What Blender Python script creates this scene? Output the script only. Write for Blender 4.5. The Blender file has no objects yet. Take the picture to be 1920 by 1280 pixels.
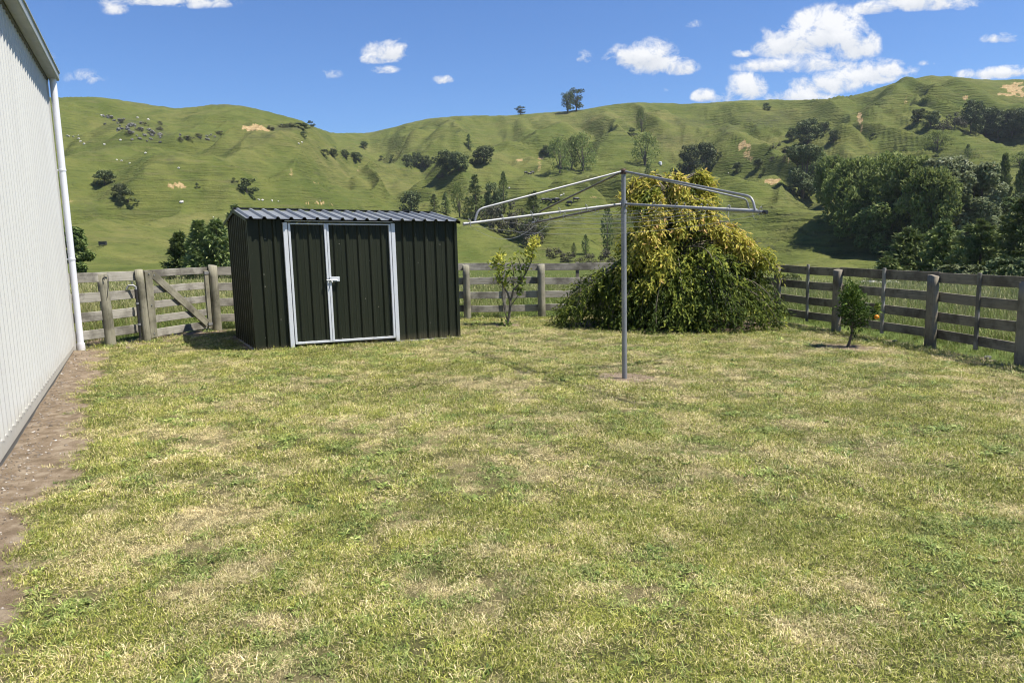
import bpy, math, random
import numpy as np
from mathutils import Vector, Matrix

SC = bpy.context.scene
COL = SC.collection
rng = np.random.default_rng(7)
random.seed(7)
R = math.radians
sin, cos, pi = math.sin, math.cos, math.pi

# ------------------------------------------------------------------ camera
F = 1387.0
CAM = Vector((0, 0, 1.65))
PITCH = math.atan(190 / F)
ROLL = 0.026
_r0 = Vector((1, 0, 0)); _u0 = Vector((0, sin(PITCH), cos(PITCH))); FW = Vector((0, cos(PITCH), -sin(PITCH)))
RT = cos(ROLL) * _r0 - sin(ROLL) * _u0
UP = sin(ROLL) * _r0 + cos(ROLL) * _u0
cam_d = bpy.data.cameras.new("camera"); cam = bpy.data.objects.new("camera", cam_d); COL.objects.link(cam)
m = Matrix((RT, UP, -FW)).transposed().to_4x4(); m.translation = CAM
cam.matrix_world = m
cam_d.sensor_width = 36; cam_d.lens = 36 * F / 1920
cam_d.clip_start = 0.05; cam_d.clip_end = 6000
SC.camera = cam

HAZE = .00010
SL = -0.026                      # the yard falls gently to the right


def ray(px, py):
    d = FW * F + RT * (px - 960) + UP * (640 - py)
    return d / d.y


def at(px, py, Y):
    return CAM + ray(px, py) * Y


def gz(x):
    return SL * x


def gpt(px, py):
    d = ray(px, py)
    t = CAM.z / (SL * d.x - d.z)
    return CAM + d * t


def px_at(P):                    # world -> photo pixel
    q = Vector(P) - CAM
    w = q.dot(FW)
    return 960 + F * q.dot(RT) / w, 640 - F * q.dot(UP) / w


# ------------------------------------------------------------------ numpy noise
def _hash(ix, iy, seed):
    h = (ix.astype(np.int64) * 374761393 + iy.astype(np.int64) * 668265263 + seed * 974634523) & 0xFFFFFFFF
    h = ((h ^ (h >> 13)) * 1274126177) & 0xFFFFFFFF
    h = h ^ (h >> 16)
    return (h & 0xFFFFFF) / float(0xFFFFFF)


def vnoise(x, y, seed=0):
    x = np.asarray(x, float); y = np.asarray(y, float)
    ix = np.floor(x); iy = np.floor(y); fx = x - ix; fy = y - iy
    fx = fx * fx * fx * (fx * (fx * 6 - 15) + 10); fy = fy * fy * fy * (fy * (fy * 6 - 15) + 10)
    a = _hash(ix, iy, seed); b = _hash(ix + 1, iy, seed); c = _hash(ix, iy + 1, seed); d = _hash(ix + 1, iy + 1, seed)
    return (a * (1 - fx) + b * fx) * (1 - fy) + (c * (1 - fx) + d * fx) * fy


def fbm(x, y, seed=0, oct=4, gain=.5):
    s = 0; a = 1; n = 0
    for o in range(oct):
        s = s + a * vnoise(x * 2 ** o + 17.3 * o, y * 2 ** o - 9.1 * o, seed + o); n += a; a *= gain
    return s / n


def sstep(a, b, x):
    t = np.clip((x - a) / (b - a), 0, 1)
    return t * t * (3 - 2 * t)


# ------------------------------------------------------------------ objects
def tag(o, label=None, cat=None, group=None, kind=None):
    if label: o['label'] = label
    if cat: o['category'] = cat
    if group: o['group'] = group
    if kind: o['kind'] = kind
    return o


def thing(name, label, cat, loc=(0, 0, 0), rotz=0, group=None):
    o = bpy.data.objects.new(name, None); COL.objects.link(o)
    o.location = loc; o.rotation_euler = (0, 0, rotz); o.empty_display_size = .2
    return tag(o, label, cat, group)


def mesh_np(name, V, Fc, mat, smooth=False, attrs=None, corner_n=None):
    """mesh from numpy arrays; Fc (n,k) of one polygon size"""
    me = bpy.data.meshes.new(name)
    V = np.asarray(V, np.float32); Fc = np.asarray(Fc, np.int32)
    n, k = Fc.shape
    me.vertices.add(len(V)); me.vertices.foreach_set("co", V.ravel())
    me.loops.add(n * k); me.loops.foreach_set("vertex_index", Fc.ravel())
    me.polygons.add(n); me.polygons.foreach_set("loop_start", np.arange(n, dtype=np.int32) * k)
    me.polygons.foreach_set("loop_total", np.full(n, k, np.int32))
    me.polygons.foreach_set("use_smooth", np.full(n, smooth, bool))
    me.update(calc_edges=True)
    for an, av in (attrs or {}).items():
        at_ = me.attributes.new(an, 'FLOAT', 'POINT'); at_.data.foreach_set("value", np.asarray(av, np.float32))
    if mat: me.materials.append(mat)
    return me


def link(name, me, parent=None):
    o = bpy.data.objects.new(name, me); COL.objects.link(o)
    if parent: o.parent = parent
    return o


class MB:
    def __init__(s): s.v = []; s.f = []; s.sm = []

    def add(s, vs, fs, smooth=False):
        b = len(s.v); s.v += [tuple(v) for v in vs]; s.f += [tuple(i + b for i in f) for f in fs]; s.sm += [smooth] * len(fs)

    def box(s, c, size, ax=None):
        """box centred at c; ax = optional (X,Y,Z) axes"""
        c = Vector(c); X, Y, Z = ax or (Vector((1, 0, 0)), Vector((0, 1, 0)), Vector((0, 0, 1)))
        hx, hy, hz = size[0] / 2, size[1] / 2, size[2] / 2
        vs = [c + X * (i * hx) + Y * (j * hy) + Z * (k * hz) for i in (-1, 1) for j in (-1, 1) for k in (-1, 1)]
        s.add(vs, [(0, 1, 3, 2), (4, 6, 7, 5), (0, 4, 5, 1), (2, 3, 7, 6), (0, 2, 6, 4), (1, 5, 7, 3)])

    def bar(s, a, b, w, h, up=Vector((0, 0, 1))):
        """square bar from a to b: h along up, w sideways"""
        a = Vector(a); b = Vector(b); X = (b - a).normalized(); Y = up.cross(X).normalized(); Z = X.cross(Y).normalized()
        s.box((a + b) / 2, ((b - a).length, w, h), (X, Y, Z))

    def tube(s, pts, r, n=10, caps=True, smooth=True):
        pts = [Vector(p) for p in pts]; m_ = len(pts)
        rs = r if isinstance(r, (list, tuple)) else [r] * m_
        T = [(pts[min(i + 1, m_ - 1)] - pts[max(i - 1, 0)]).normalized() for i in range(m_)]
        ref = Vector((0, 0, 1)) if abs(T[0].z) < .9 else Vector((1, 0, 0))
        A = T[0].cross(ref).normalized(); vs = []
        for i in range(m_):
            A = (A - T[i] * A.dot(T[i])).normalized(); B = T[i].cross(A)
            vs += [pts[i] + (A * cos(2 * pi * k / n) + B * sin(2 * pi * k / n)) * rs[i] for k in range(n)]
        fs = [(i * n + k, i * n + (k + 1) % n, (i + 1) * n + (k + 1) % n, (i + 1) * n + k) for i in range(m_ - 1) for k in range(n)]
        s.add(vs, fs, smooth)
        if caps:
            s.add(vs[:n], [tuple(range(n))[::-1]]); s.add(vs[-n:], [tuple(range(n))])

    def sheet(s, A, B, thick=None):
        """strip between polylines A and B"""
        n = len(A); s.add(list(A) + list(B), [(i, i + 1, n + i + 1, n + i) for i in range(n - 1)])

    def build(s, name, mat, parent=None, off=(0, 0, 0), bevel=0):
        me = bpy.data.meshes.new(name); off = Vector(off)
        me.from_pydata([Vector(v) - off for v in s.v], [], s.f); me.update()
        me.polygons.foreach_set("use_smooth", s.sm)
        if mat: me.materials.append(mat)
        o = link(name, me, parent)
        if bevel:
            b = o.modifiers.new("bevel", 'BEVEL'); b.width = bevel; b.segments = 2; b.limit_method = 'ANGLE'
        return o


# ------------------------------------------------------------------ materials
class NT:
    def __init__(s, tree): s.t = tree; s.n = tree.nodes; s.l = tree.links

    def node(s, typ, **kw):
        nd = s.n.new(typ)
        for k, v in kw.items(): setattr(nd, k, v)
        return nd

    def put(s, sock, v):
        if v is None: return
        if hasattr(v, 'is_output') or hasattr(v, 'links'): s.l.new(v, sock)
        else:
            if isinstance(v, (tuple, list)) and len(v) == 3 and sock.type == 'RGBA': v = (*v, 1)
            sock.default_value = v

    def math(s, op, a, b=None, c=None, clamp=False):
        nd = s.node('ShaderNodeMath', operation=op, use_clamp=clamp)
        s.put(nd.inputs[0], a); s.put(nd.inputs[1], b); s.put(nd.inputs[2], c)
        return nd.outputs[0]

    def noise(s, vec, scale, detail=4, rough=.55, dist=0, out='Fac'):
        nd = s.node('ShaderNodeTexNoise'); s.put(nd.inputs['Vector'], vec)
        nd.inputs['Scale'].default_value = scale; nd.inputs['Detail'].default_value = detail
        nd.inputs['Roughness'].default_value = rough; nd.inputs['Distortion'].default_value = dist
        return nd.outputs[out]

    def ramp(s, fac, stops, interp='LINEAR'):
        nd = s.node('ShaderNodeValToRGB'); s.put(nd.inputs[0], fac); cr = nd.color_ramp; cr.interpolation = interp
        while len(cr.elements) < len(stops): cr.elements.new(.5)
        for e, (p, c) in zip(cr.elements, stops):
            e.position = p; e.color = (*c, 1) if len(c) == 3 else c
        return nd.outputs[0]

    def mix(s, fac, a, b, typ='MIX'):
        nd = s.node('ShaderNodeMix', data_type='RGBA', blend_type=typ)
        s.put(nd.inputs[0], fac); s.put(nd.inputs[6], a); s.put(nd.inputs[7], b)
        return nd.outputs[2]

    def mapr(s, v, a, b, c=0, d=1):
        nd = s.node('ShaderNodeMapRange'); s.put(nd.inputs[0], v)
        for i, q in enumerate((a, b, c, d)): s.put(nd.inputs[1 + i], q)
        return nd.outputs[0]

    def vmul(s, v, k):
        nd = s.node('ShaderNodeVectorMath', operation='MULTIPLY'); s.put(nd.inputs[0], v); nd.inputs[1].default_value = k
        return nd.outputs[0]

    def attr(s, name, typ='GEOMETRY'):
        nd = s.node('ShaderNodeAttribute', attribute_name=name, attribute_type=typ)
        return nd.outputs['Fac']

    def bump(s, h, strength=.3, dist=.01):
        nd = s.node('ShaderNodeBump'); s.put(nd.inputs['Height'], h)
        nd.inputs['Strength'].default_value = strength; nd.inputs['Distance'].default_value = dist
        return nd.outputs[0]


def material(name):
    mt = bpy.data.materials.new(name); mt.use_nodes = True
    nt = NT(mt.node_tree); b = nt.n['Principled BSDF']
    return mt, nt, b


def finish(nt, b, col=None, rough=None, metal=None, normal=None, spec=None):
    if col is not None: nt.put(b.inputs['Base Color'], col)
    if rough is not None: nt.put(b.inputs['Roughness'], rough)
    if metal is not None: nt.put(b.inputs['Metallic'], metal)
    if normal is not None: nt.put(b.inputs['Normal'], normal)
    if spec is not None: b.inputs['Specular IOR Level'].default_value = spec


def obj_co(nt): return nt.node('ShaderNodeTexCoord').outputs['Object']
def pos(nt): return nt.node('ShaderNodeNewGeometry').outputs['Position']
def orand(nt): return nt.node('ShaderNodeObjectInfo').outputs['Random']


def paint_mat(name, col, col2, rough=.45, dirt=(.12, .09, .06), dirt_amt=.3, metal=0, scale=3, foot=0.0):
    mt, nt, b = material(name); p = obj_co(nt)
    n1 = nt.noise(nt.vmul(p, (1, 1, .25)), scale, 5, .6)
    c = nt.mix(nt.mapr(n1, .3, .7), col, col2)
    n2 = nt.noise(p, scale * 9, 6, .7)
    d = nt.math('MULTIPLY', nt.mapr(n2, .55, .8), dirt_amt, clamp=True)
    if foot:
        z = nt.node('ShaderNodeSeparateXYZ'); nt.put(z.inputs[0], p)
        lo = nt.mapr(nt.math('ADD', z.outputs[2], nt.math('MULTIPLY', nt.noise(p, 7, 5, .7), foot)), foot * 1.15, foot * .35)
        d = nt.math('ADD', d, nt.math('MULTIPLY', lo, .55), clamp=True)
    c = nt.mix(d, c, dirt)
    finish(nt, b, c, nt.mapr(n1, .2, .8, rough - .06, rough + .1), metal)
    return mt


def wood_mat(name, c1, c2, c3, lichen=.25):
    mt, nt, b = material(name); p = obj_co(nt)
    oi = nt.node('ShaderNodeObjectInfo')
    add = nt.node('ShaderNodeVectorMath', operation='ADD'); nt.put(add.inputs[0], p)
    cx = nt.node('ShaderNodeCombineXYZ'); nt.put(cx.inputs[0], nt.math('MULTIPLY', oi.outputs['Random'], 37.)); nt.put(cx.inputs[2], nt.math('MULTIPLY', oi.outputs['Random'], 11.))
    nt.put(add.inputs[1], cx.outputs[0]); q = add.outputs[0]
    uv = nt.node('ShaderNodeUVMap'); uv.uv_map = 'grain'
    g = nt.noise(nt.vmul(uv.outputs[0], (3, 60, 1)), 1, 6, .65, .4)
    big = nt.noise(q, 2.2, 4, .6)
    c = nt.mix(nt.mapr(g, .25, .75), c1, c2)
    c = nt.mix(nt.math('MULTIPLY', nt.mapr(big, .44, .62), .8), c, c3)
    spl = nt.noise(nt.vmul(uv.outputs[0], (1.6, 130, 1)), 1, 4, .7, .6)
    c = nt.mix(nt.math('MULTIPLY', nt.mapr(spl, .60, .68), .8), c, (.03, .026, .02))
    c = nt.mix(nt.math('MULTIPLY', oi.outputs['Random'], .38), c, nt.mix(.5, c, c3))
    kn = nt.noise(q, 14, 5, .75)
    c = nt.mix(nt.math('MULTIPLY', nt.mapr(kn, .56, .75), lichen), c, (.30, .31, .22))
    blot = nt.noise(q, 5, 3, .5)
    c = nt.mix(nt.math('MULTIPLY', nt.mapr(blot, .62, .74), .6), c, (.045, .038, .032))
    finish(nt, b, c, .85, 0, nt.bump(g, .5, .006), .25)
    return mt


def leaf_mat(name, stops, trans=.3, jitter=.35, rough=.5):
    """foliage: colour from the per-leaf 'tint' attribute"""
    mt, nt, b = material(name)
    t = nt.attr('tint')
    c = nt.ramp(t, stops)
    hs = nt.node('ShaderNodeHueSaturation'); nt.put(hs.inputs['Color'], c)
    r_ = orand(nt)
    nt.put(hs.inputs['Value'], nt.mapr(r_, 0, 1, 1 - jitter * .5, 1 + jitter * .5))
    nt.put(hs.inputs['Hue'], nt.mapr(r_, 0, 1, .488, .508))
    c = hs.outputs[0]
    finish(nt, b, c, rough + .1, 0, None, .12)
    tr = nt.node('ShaderNodeBsdfTranslucent'); nt.put(tr.inputs[0], c)
    mx = nt.node('ShaderNodeMixShader'); mx.inputs[0].default_value = trans
    nt.l.new(b.outputs[0], mx.inputs[1]); nt.l.new(tr.outputs[0], mx.inputs[2])
    nt.l.new(mx.outputs[0], nt.n['Material Output'].inputs[0])
    return mt


M = {}
M['barn_wall'] = paint_mat('barn_wall_paint', (.545, .545, .515), (.495, .495, .47), .5, (.34, .30, .22), .22, scale=1.2, foot=.35)
M['gutter'] = paint_mat('gutter_paint', (.36, .385, .37), (.29, .31, .30), .45, (.16, .15, .13), .4)
M['fascia'] = paint_mat('fascia_dark', (.13, .13, .12), (.09, .09, .085), .6)
M['pvc'] = paint_mat('white_pvc', (.74, .75, .79), (.68, .69, .73), .3, (.4, .37, .32), .15, foot=.2)
M['shed_green'] = paint_mat('shed_green', (.018, .022, .0135), (.025, .0285, .018), .42, (.10, .085, .055), .18, scale=2.5, foot=.14)
_b = M['shed_green'].node_tree.nodes['Principled BSDF']; _b.inputs['Specular IOR Level'].default_value = .14; _nt = NT(M['shed_green'].node_tree)
_v = _nt.node('ShaderNodeTexVoronoi'); _nt.put(_v.inputs['Vector'], obj_co(_nt)); _v.inputs['Scale'].default_value = 5.5
_f = _nt.math('MULTIPLY', _nt.math('LESS_THAN', _v.outputs['Distance'], .045), .55); _src = _b.inputs['Base Color'].links[0].from_socket
_nt.put(_b.inputs['Base Color'], _nt.mix(_f, _src, (.34, .32, .27)))
M['shed_roof'] = paint_mat('shed_roof_grey', (.145, .158, .172), (.175, .19, .20), .55, (.2, .18, .15), .3)
M['alu'] = paint_mat('white_door_frame', (.60, .62, .65), (.52, .54, .57), .35, (.3, .28, .22), .3, foot=.12)
M['steel'] = paint_mat('zinc_bolt', (.5, .5, .5), (.4, .4, .4), .35, metal=.8)
M['galv'] = paint_mat('galvanised_steel', (.30, .305, .31), (.21, .215, .22), .5, (.15, .12, .09), .5, metal=.35, scale=6)
M['galv_old'] = paint_mat('galvanised_weathered', (.20, .185, .16), (.13, .12, .105), .6, (.2, .13, .08), .6, metal=.35, scale=6)
M['black'] = paint_mat('black_plastic', (.02, .02, .02), (.03, .03, .03), .45)
M['rust'] = paint_mat('rusty_iron', (.12, .06, .035), (.06, .045, .04), .7, metal=.4)
M['wire'] = paint_mat('line_wire', (.27, .275, .28), (.22, .225, .23), .45, metal=.3)
M['wood'] = wood_mat('weathered_rail', (.25, .235, .195), (.47, .445, .385), (.085, .078, .064))
M['wood_green'] = wood_mat('weathered_post', (.20, .188, .138), (.35, .33, .25), (.095, .09, .064), .4)
M['wood_shaded'] = wood_mat('shaded_rail', (.20, .175, .132), (.32, .285, .22), (.08, .068, .052))  # right fence timber: shade of its yard side put into a darker colour
M['concrete'] = paint_mat('concrete', (.35, .33, .3), (.28, .26, .23), .9, scale=8)
M['bark'] = paint_mat('bark', (.13, .105, .08), (.075, .06, .046), .9, scale=9)
M['bark_pale'] = paint_mat('bark_pale', (.22, .19, .14), (.13, .11, .08), .9, scale=9)


def rock_mat():
    mt, nt, b = material('limestone'); p = pos(nt)
    n = nt.noise(p, 2.2, 5, .65)
    c = nt.ramp(n, [(.3, (.06, .06, .052)), (.5, (.13, .128, .115)), (.7, (.24, .235, .21))])
    finish(nt, b, c, .9, 0, nt.bump(n, .6, .1), .2); return mt


M['rock'] = rock_mat()
M['white_rock'] = paint_mat('pale_stone', (.55, .53, .48), (.42, .40, .36), .9)

# ------------------------------------------------------------------ layout measured in the yard
W1 = gpt(0, 871); W2 = gpt(138, 657)                       # barn wall foot
wd = (W2 - W1); wd.z = 0; wd.normalize()                     # along the wall, away from the camera
wn = Vector((wd.y, -wd.x, 0))                                # out of the wall, to the yard
FL = gpt(483, 659); FR = gpt(860, 633)                       # garden shed front corners
sd = (FR - FL); SHED_W = sd.length; sd.z = 0; sd.normalize(); sb = Vector((-sd.y, sd.x, 0)); SHED_D = 2.0
POLE = gpt(1171, 707)
LEFT = [gpt(128, 657), gpt(208, 648), gpt(276, 640)]         # left fence run (foot points)
GATE0 = gpt(280, 639); GATE1 = gpt(399, 619)
GPOST = gpt(408, 619)
BK = [GPOST, gpt(877, 598), gpt(1016, 595)]
corner = Vector((4.95, 16.75, 0))
RP = [gpt(1567, 622), gpt(1743, 653), gpt(1914, 687)]
LEMON = gpt(947, 611); CITRUS = gpt(1590, 650)
TREE = Vector((3.15, 14.35, gz(3.15)))
rdir = (RP[2] - RP[1]); rdir.z = 0; rdir.normalize()
REND = RP[2] + rdir * 4.2
YARD = [(W1 - wd * 12).to_2d(), W2.to_2d(), LEFT[1].to_2d(), GPOST.to_2d(), BK[1].to_2d(), BK[2].to_2d(), corner.to_2d(), RP[0].to_2d(), RP[1].to_2d(), RP[2].to_2d(), REND.to_2d(), Vector((9, -3))]


def in_poly(x, y, poly):
    c = np.zeros(np.shape(x), bool); n = len(poly)
    for i in range(n):
        x1, y1 = poly[i]; x2, y2 = poly[(i + 1) % n]
        if y1 == y2: continue
        t = ((y1 > y) != (y2 > y)) & (x < (x2 - x1) * (y - y1) / (y2 - y1) + x1)
        c ^= t
    return c


def seg_dist(x, y, a, b):
    ax, ay = a[0], a[1]; dx, dy = b[0] - ax, b[1] - ay
    t = np.clip(((x - ax) * dx + (y - ay) * dy) / (dx * dx + dy * dy + 1e-9), 0, 1)
    return np.hypot(x - ax - t * dx, y - ay - t * dy), t


def soil_mask(x, y):
    n = fbm(x * 1.7, y * 1.7, 3, 4) - .5; n2 = fbm(x * 7, y * 7, 5, 3) - .5
    dw = (x - W2.x) * wn.x + (y - W2.y) * wn.y
    along = (x - W2.x) * wd.x + (y - W2.y) * wd.y
    wid = .40 + .004 * np.clip(-along, 0, 12)
    s = 1 - sstep(-.13, .17, dw - wid - n * .42 - n2 * .4)
    for c, r in ((POLE, .40), (CITRUS, .34), (LEMON, .33)):
        d = np.hypot((x - c.x) * .8, y - c.y); s = np.maximum(s, .9 * (1 - sstep(-.14, .14, d - r - n * .5 - n2 * .4)))
    pts = [LEFT[0], LEFT[1], LEFT[2], GPOST]
    for a, b, w in [(LEFT[0], LEFT[1], .3), (LEFT[1], GPOST, .32), (GPOST, BK[1], .2), (BK[1], BK[2], .28), (BK[2], corner, .25), (corner, RP[0], .14), (RP[0], RP[1], .06), (RP[1], REND, .02)]:
        d, _ = seg_dist(x, y, a, b); s = np.maximum(s, 1 - sstep(-.1, .12, d - w - n * .35 - n2 * .35))
    d = np.hypot((x - TREE.x) / 2.1, (y - TREE.y - .1) / 1.15); s = np.maximum(s, 1 - sstep(-.1, .1, d - 1 - n * .2 - n2 * .2))
    d, _ = seg_dist(x, y, FL, FL + sb * SHED_D); s = np.maximum(s, .9 * (1 - sstep(-.1, .1, d - .14 - n * .3 - n2 * .3)))
    return np.clip(s, 0, 1)


def straw_mask(x, y):
    a = fbm(x * 1.9 + .3 * y, y * 2.1, 21, 3, .6); b = fbm(x * 6.0, y * 6.6, 27, 3); c = fbm(x * .35, y * .4, 33, 2)
    s = sstep(.43, .68, a * .42 + b * .46 + c * .14)
    return np.clip(.15 + .80 * s, 0, 1)


def micro(x, y):
    return (fbm(x * .8, y * .8, 41, 3) - .5) * .05 + (fbm(x * 5, y * 5, 44, 2) - .5) * .018


# ---------- ground sheet of the yard and the near paddock
gx = np.linspace(-17, 17, 460); gy = np.concatenate([np.linspace(-7, 1.5, 40), np.linspace(1.6, 22.5, 420)])
GX, GY = np.meshgrid(gx, gy)
soil = soil_mask(GX, GY); straw = straw_mask(GX, GY)
inside = in_poly(GX, GY, YARD).astype(float)
GZ = SL * GX + micro(GX, GY) - .012 * soil
ny, nx = GX.shape
idx = np.arange(nx * ny).reshape(ny, nx)
quads = np.stack([idx[:-1, :-1], idx[:-1, 1:], idx[1:, 1:], idx[1:, :-1]], -1).reshape(-1, 4)

mt, nt, b = material('lawn_ground'); P = pos(nt)
s_ = nt.attr('soil'); st = nt.attr('straw'); ins = nt.attr('inside')
f1 = nt.noise(P, 34, 6, .75); f2 = nt.noise(P, 130, 5, .8); f3 = nt.noise(P, 9, 4, .6)
thatch = nt.ramp(f2, [(.25, (.06, .05, .026)), (.5, (.18, .15, .078)), (.75, (.40, .34, .20))])
green = nt.ramp(f1, [(.3, (.028, .036, .010)), (.55, (.07, .08, .022)), (.75, (.15, .145, .05))])
lawn = nt.mix(nt.math('ADD', nt.math('MULTIPLY', st, .75), nt.math('MULTIPLY', nt.mapr(f1, .3, .7), .2), clamp=True), green, thatch)
pad = nt.ramp(f1, [(.3, (.05, .07, .02)), (.6, (.11, .15, .035)), (.8, (.2, .2, .08))])
lawn = nt.mix(ins, pad, lawn)
dirt = nt.ramp(f3, [(.3, (.120, .086, .053)), (.5, (.215, .162, .108)), (.72, (.33, .27, .195))])
grit = nt.noise(P, 260, 3, .8)
dirt = nt.mix(nt.math('MULTIPLY', nt.mapr(grit, .55, .72), .8), dirt, (.42, .39, .34))
dirt = nt.mix(nt.math('MULTIPLY', nt.mapr(f2, .55, .7), .5), dirt, (.07, .05, .035))
c = nt.mix(nt.mapr(nt.math('ADD', s_, nt.math('MULTIPLY', nt.math('SUBTRACT', f1, .5), .5)), .35, .62), lawn, dirt)
finish(nt, b, c, .95, 0, nt.bump(nt.math('ADD', f2, nt.math('MULTIPLY', grit, .5)), .8, .012), .1)
M['ground'] = mt
ground = link('ground', mesh_np('ground', np.stack([GX, GY, GZ], -1).reshape(-1, 3), quads, mt, True, dict(soil=soil.ravel(), straw=straw.ravel(), inside=inside.ravel())))
tag(ground, kind='structure')

# ---------- hills: a height field on (u = X/Y, Y)
SKY = [(-420, 170, 380), (-100, 176, 390), (60, 183, 400), (110, 184, 400), (180, 182, 405), (250, 192, 410), (330, 203, 415), (380, 199, 420), (420, 195, 425), (470, 201, 430),
       (520, 214, 445), (560, 225, 462), (590, 238, 485), (622, 250, 535), (650, 249.5, 575), (692, 249.5, 590), (740, 238, 585), (800, 223, 572), (860, 218, 560), (900, 217, 555), (950, 217, 550),
       (1000, 213, 545), (1050, 210, 540), (1090, 206, 535), (1150, 196, 530), (1200, 192, 530), (1260, 194, 535), (1320, 194, 540), (1400, 188, 535), (1480, 188, 530),
       (1560, 187, 520), (1620, 175, 505), (1690, 152, 490), (1750, 141, 480), (1800, 146, 475), (1860, 150, 470), (1920, 148, 465), (2050, 160, 450), (2400, 175, 430)]
FOOT = [(-400, 497), (150, 499), (400, 499), (700, 496), (900, 497), (1130, 508), (1300, 500), (1450, 494), (1700, 500), (1920, 505), (2400, 505)]
Y0 = 105.0


def uv_of(px, py):
    d = ray(px, py); return d.x, d.z


su = np.array([uv_of(p, q) for p, q, r in SKY]); sY = np.array([r for _, _, r in SKY], float)
fu = np.array([uv_of(p, q) for p, q in FOOT])


def smooth_interp(u, xs, ys):
    return (np.interp(u - .006, xs, ys) + np.interp(u + .006, xs, ys) + 2 * np.interp(u, xs, ys)) / 4


def fq(q): return 1 - (1 - np.clip(q, 0, 1) ** 1.22) ** 1.45


def base_z(u, Y):
    vs = smooth_interp(u, su[:, 0], su[:, 1]); Ys = np.interp(u, su[:, 0], sY)
    v0 = np.interp(u, fu[:, 0], fu[:, 1])
    q = (Y - Y0) / (Ys - Y0)
    v = v0 + (vs - v0) * fq(q); z = 1.65 + v * Y
    far = np.clip(Y - Ys, 0, None)
    z = np.where(Y > Ys, 1.65 + vs * Ys - .22 * far * sstep(0, 60, far), z)
    zn = SL * u * Y - .05 - 0.0002 * (np.clip(Y, 22, None) - 22) ** 2
    zf = 1.65 + v0 * Y
    w = sstep(28, 80, Y)
    z = np.where(Y < Y0, zn * (1 - w) + zf * w, z)
    return z, np.clip(q, 0, 1.2), Ys


def to_base(px, py):
    """photo pixel -> X, Y on the smooth hillside"""
    u, v = uv_of(px, py); vs = float(smooth_interp(u, su[:, 0], su[:, 1])); v0 = float(np.interp(u, fu[:, 0], fu[:, 1])); Ys = float(np.interp(u, su[:, 0], sY))
    t = min(max((v - v0) / (vs - v0), 0), .999)
    q = (1 - (1 - t) ** (1 / 1.45)) ** (1 / 1.22)
    Y = Y0 + q * (Ys - Y0); return u * Y, Y


# spurs (+) and gullies (-): pixel line, height, width
LINES = [
    ([(700, 268), (720, 285), (770, 306), (840, 316), (905, 305), (945, 290)], -3.5, 14), ([(600, 255), (640, 275), (700, 300), (770, 315)], -2.5, 16),
    ([(780, 345), (860, 356)], 2, 22), ([(945, 300), (880, 330), (840, 352)], 4, 14),
    ([(470, 352), (430, 328), (400, 318), (380, 300)], -3, 9), ([(150, 432), (232, 392), (330, 352), (400, 325)], 4, 16), ([(128, 415), (180, 372), (215, 330)], -4, 12),
    ([(480, 302), (540, 268), (600, 250)], 3, 14), ([(455, 372), (520, 335), (600, 318), (660, 330)], 4, 18), ([(250, 262), (330, 270), (470, 252), (585, 236)], 3, 8), ([(260, 275), (340, 282), (480, 262), (590, 246)], -3, 8),
    ([(1090, 212), (1010, 262), (905, 300)], 4, 14), ([(880, 222), (800, 262), (700, 275)], 3, 14), ([(950, 222), (905, 255), (870, 285)], -3, 12),
    ([(1232, 205), (1180, 235), (1110, 262), (1060, 300)], -3.5, 12), ([(1290, 198), (1230, 232), (1160, 275), (1120, 320)], 3.5, 13), ([(1336, 196), (1280, 232), (1236, 268), (1215, 300)], 4, 12),
    ([(1310, 210), (1262, 245), (1250, 285)], -4, 9), ([(1400, 215), (1390, 262), (1380, 300), (1440, 345)], 4, 16), ([(1460, 225), (1475, 280), (1468, 340)], -3, 14),
    ([(1716, 153), (1690, 190), (1650, 232), (1630, 272), (1600, 300)], 7, 11), ([(1640, 178), (1612, 215), (1592, 262), (1610, 290)], -7, 11), ([(1590, 200), (1540, 222), (1560, 262), (1625, 268)], 5, 12),
    ([(1780, 150), (1720, 200), (1660, 260)], -6, 10), ([(1830, 160), (1770, 205), (1720, 245)], 5, 12), ([(1900, 160), (1860, 200), (1780, 225)], -4, 12),
    ([(1500, 200), (1480, 240), (1440, 300)], 4, 12), ([(1540, 300), (1480, 340), (1440, 372), (1330, 420)], 4, 16), ([(1450, 400), (1380, 372), (1300, 350)], -3, 14), ([(1200, 345), (1130, 380), (1000, 400)], 3, 20),
    ([(1100, 420), (1250, 400), (1400, 380)], 3, 22), ([(1347, 412), (1400, 440), (1480, 466), (1560, 470)], 1.6, 5), ([(1345, 420), (1400, 448), (1480, 474), (1560, 480)], -1.6, 5),
    ([(1650, 470), (1560, 440), (1480, 420)], 2.5, 12), ([(1540, 500), (1640, 470), (1700, 450)], -1.5, 9), ([(150, 455), (260, 440), (400, 425)], 2, 18),
]
uu = np.concatenate([np.linspace(-1.15, -.79, 40)[:-1], np.linspace(-.79, .79, 1080), np.linspace(.79, 1.15, 40)[1:]])
YY = np.concatenate([np.linspace(20.6, 60, 60)[:-1], np.linspace(60, 110, 50)[:-1], 110 * (1050 / 110) ** (np.linspace(0, 1, 330) ** .98)])
U, YG = np.meshgrid(uu, YY)
Z, Q, YS = base_z(U, YG); XG = U * YG
Z -= (1.7 * sstep(.30, .42, U) + 1.0 * sstep(-.28, -.36, U)) * sstep(28, 46, YG) * (1 - sstep(72, 104, YG))
fade = np.clip(Q * 5, 0, 1) * np.clip((1 - Q) * 5, 0, 1)
warp = fbm(XG / 90, YG / 90, 61, 3) * 60
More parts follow.
